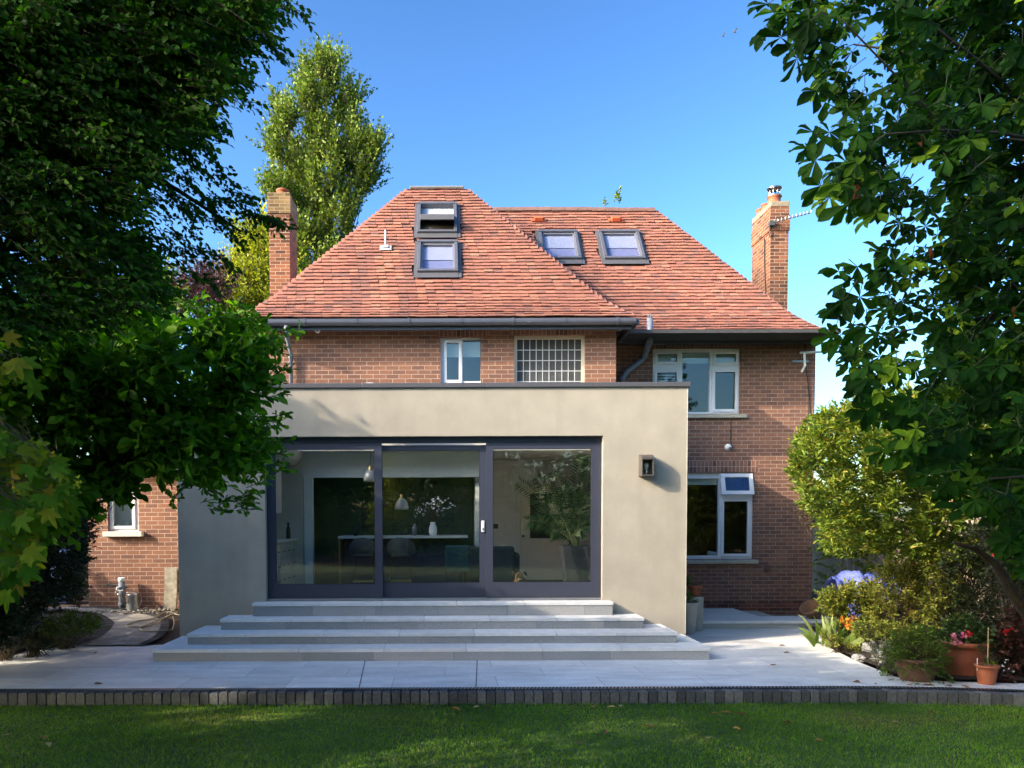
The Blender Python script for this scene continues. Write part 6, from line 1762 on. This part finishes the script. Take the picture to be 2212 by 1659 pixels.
flowers('flower', None, [tuple(P(x, y, 8.75)) for x, y in fl[:3]], m_pink, .045, 8, big_pot); flowers('flower', None, [tuple(P(x, y, 8.75)) for x, y in fl[3:]], m_red, .045, 8, big_pot)
flowers('red_flower', 'vivid red bloom in the shade right of the large pot', [tuple(P(x, y, 8.8)) for x, y in ((2172, 1366), (2180, 1362), (2186, 1370))], m_red, .05, 8)
flowers('red_flower', 'red bloom high in the shrub at the right edge', [tuple(P(x, y, 8.9)) for x, y in ((2152, 1196), (2160, 1190))], m_red, .05, 8)
flowers('white_flower', 'scatter of small white blooms right of the small cane pot', [tuple(P(x, y, 8.55)) for x, y in ((2165, 1438), (2172, 1430), (2180, 1444), (2176, 1425), (2188, 1450), (2168, 1450))], m_wp, .02, 4)
potplant(sm, SP, 12, .06, .06, .03, .015, m_mound, .04, ll=.06)
potplant(t1, WP, 40, .10, .12, .04, .014, m_mound, .0, ll=.1); potplant(t2, DP, 26, .10, .28, .06, .022, m_mound, .0, ll=.14)
# cordyline
c = P(2062, 1330, 10.4); t = thing('cordyline', 'dark spiky bronze cordyline behind the border plants', 'plant', (c.x, c.y, 0)); n = 60
q = np.repeat(np.array([[c.x, c.y, .55]]), n, 0) + rnd(n, .04); ax = np.array([0, 0, .75]) + rnd(n, .55)
leafmesh('foliage', q, ax, np.array([0, -1, .2]) + rnd(n, .5), rng.uniform(.5, .8, n), .03, rng.random(n), 'blade', m_cord, t)
b_ = MB(); b_.tube([(c.x, c.y, 0), (c.x, c.y, .6)], [.05, .04], 8); b_.build('trunk', m_bark, t)

# --- trees standing outside the picture: they shade the lawn and show in the glass --
GAPS = [((-2.2, 7.95, -.15), .62), ((.2, 6.45, -.15), .66), ((1.3, 6.9, -.15), .55), ((4.6, 10.7, 0), .6), ((5.2, 7.9, -.15), .6)]
def shade(name, label, cat, x0, x1, y0, y1, z0, z1, n, m, L=.22, W=.13, group=None):
    t = thing(name, label, cat, ((x0 + x1) / 2, (y0 + y1) / 2, LZ), group)
    base = np.stack([rng.uniform(x0, x1, n), rng.uniform(y0, y1, n), z0 + (z1 - z0) * rng.random(n) ** .9], 1); base = clumps(base, n // 9, .3)
    for h_, rad in GAPS:
        dv_ = base - np.array(h_); S_ = np.array(SUN); tt = dv_ @ S_; base = base[np.linalg.norm(dv_ - tt[:, None] * S_, axis=1) > rad]
    n = len(base)
    A = sprays(base, rnd(n) + np.array([0, 0, .3]), .35, 8, L, W, .1, .4, .5); k = len(A[0])
    leafmesh('crown', A[0], A[1], A[2], A[3], A[4], rng.beta(2, 2.2, k), 'quad', m, t)
    xm, ym = (x0 + x1) / 2, (y0 + y1) / 2
    limbs(t, [(xm, ym, LZ - .1), (xm + .1, ym, z0 + .3), (xm, ym, (z0 + z1) / 2), (xm, ym, z1 * .85)], .16, [tuple(v) for v in base[::max(1, n // 20)]])
for i, (y0, y1, z1) in enumerate(((2.0, 4.1, 6.3), (4.0, 6.0, 6.2), (5.9, 7.8, 5.7), (8.1, 9.9, 6.9), (9.9, 12.7, 1.8))):
    shade('boundary_tree', 'clipped boundary tree of the row along the left side of the garden', 'tree', -10.2, -8.2, y0, y1, (1.0, 1.0, 1.0, 3.0, .1)[i], z1, (1250, 1250, 1250, 2000, 1500)[i], m_pop, group='row of clipped trees along the left boundary')
shade('garden_tree', 'tall broad tree on the left boundary behind the lawn', 'tree', -11.5, -7.5, -3.0, 2.0, 1.5, 11.0, 2600, m_pop)
shade('garden_tree', 'second tall tree on the left boundary further down the garden', 'tree', -12.5, -8.0, -9.0, -3.5, 1.5, 12.0, 2400, m_pop)
for i, (x0, x1, y0, y1, z1, m) in enumerate(((-13, -3, -20.5, -18, 9.0, m_yew), (-8.5, -5.0, -15, -12.5, 3.0, m_pop), (-3.6, 1.6, -14, -11.5, 5.6, m_yel), (1.2, 4.6, -16, -13, 7.0, m_pop), (4.0, 11.0, -17, -13, 9.0, m_pop), (-4, 4, -21, -18.5, 8.5, m_yew))):
    shade('garden_tree', ('tall dark tree at the foot of the garden, far left', 'low green tree at the foot of the garden, left of the yellow one', 'yellow green tree at the foot of the garden, centre', 'green tree at the foot of the garden, right of the yellow one', 'tall broad tree at the foot of the garden, far right', 'tall dark tree behind the yellow green one at the foot of the garden')[i], 'tree', x0, x1, y0, y1, .2, z1, int(380 * (x1 - x0)), m)
fence('timber_fence', 'plain timber fence across the foot of the garden', -14, -22, 14, -22, -.3, 2.2, MATS['dark_fence'])

# two small birds high in the sky
for i, (dx, dy, sc_) in enumerate(((1587, 68, 1.0), (1562, 77, .8))):
    c = P(dx, dy, 60); t = thing('bird', ('larger of two tiny dark birds high in the sky near the chestnut leaves', 'smaller of two tiny dark birds high in the sky')[i], 'bird', tuple(c))
    b_ = MB(); b_.M = Matrix.Translation(c) @ Matrix.Rotation(.8, 4, 'Y') @ Matrix.Diagonal((sc_, sc_, sc_, 1))
    b_.tube([(-.13, 0, 0), (-.06, 0, 0), (.03, 0, 0), (.12, 0, .01), (.16, 0, .015)], [.012, .035, .045, .03, .008], 8); b_.build('body', m_charcoal, t, smooth=True)
    for sy in (-1, 1):
        w_ = MB(); w_.M = b_.M; w_.add([(.06, sy * .02, .02), (-.05, sy * .02, .02), (-.06, sy * .2, .10), (-.03, sy * .36, .06), (.05, sy * .2, .11)], [(0, 1, 2, 4), (4, 2, 3)]); w_.build('wing', m_charcoal, t)
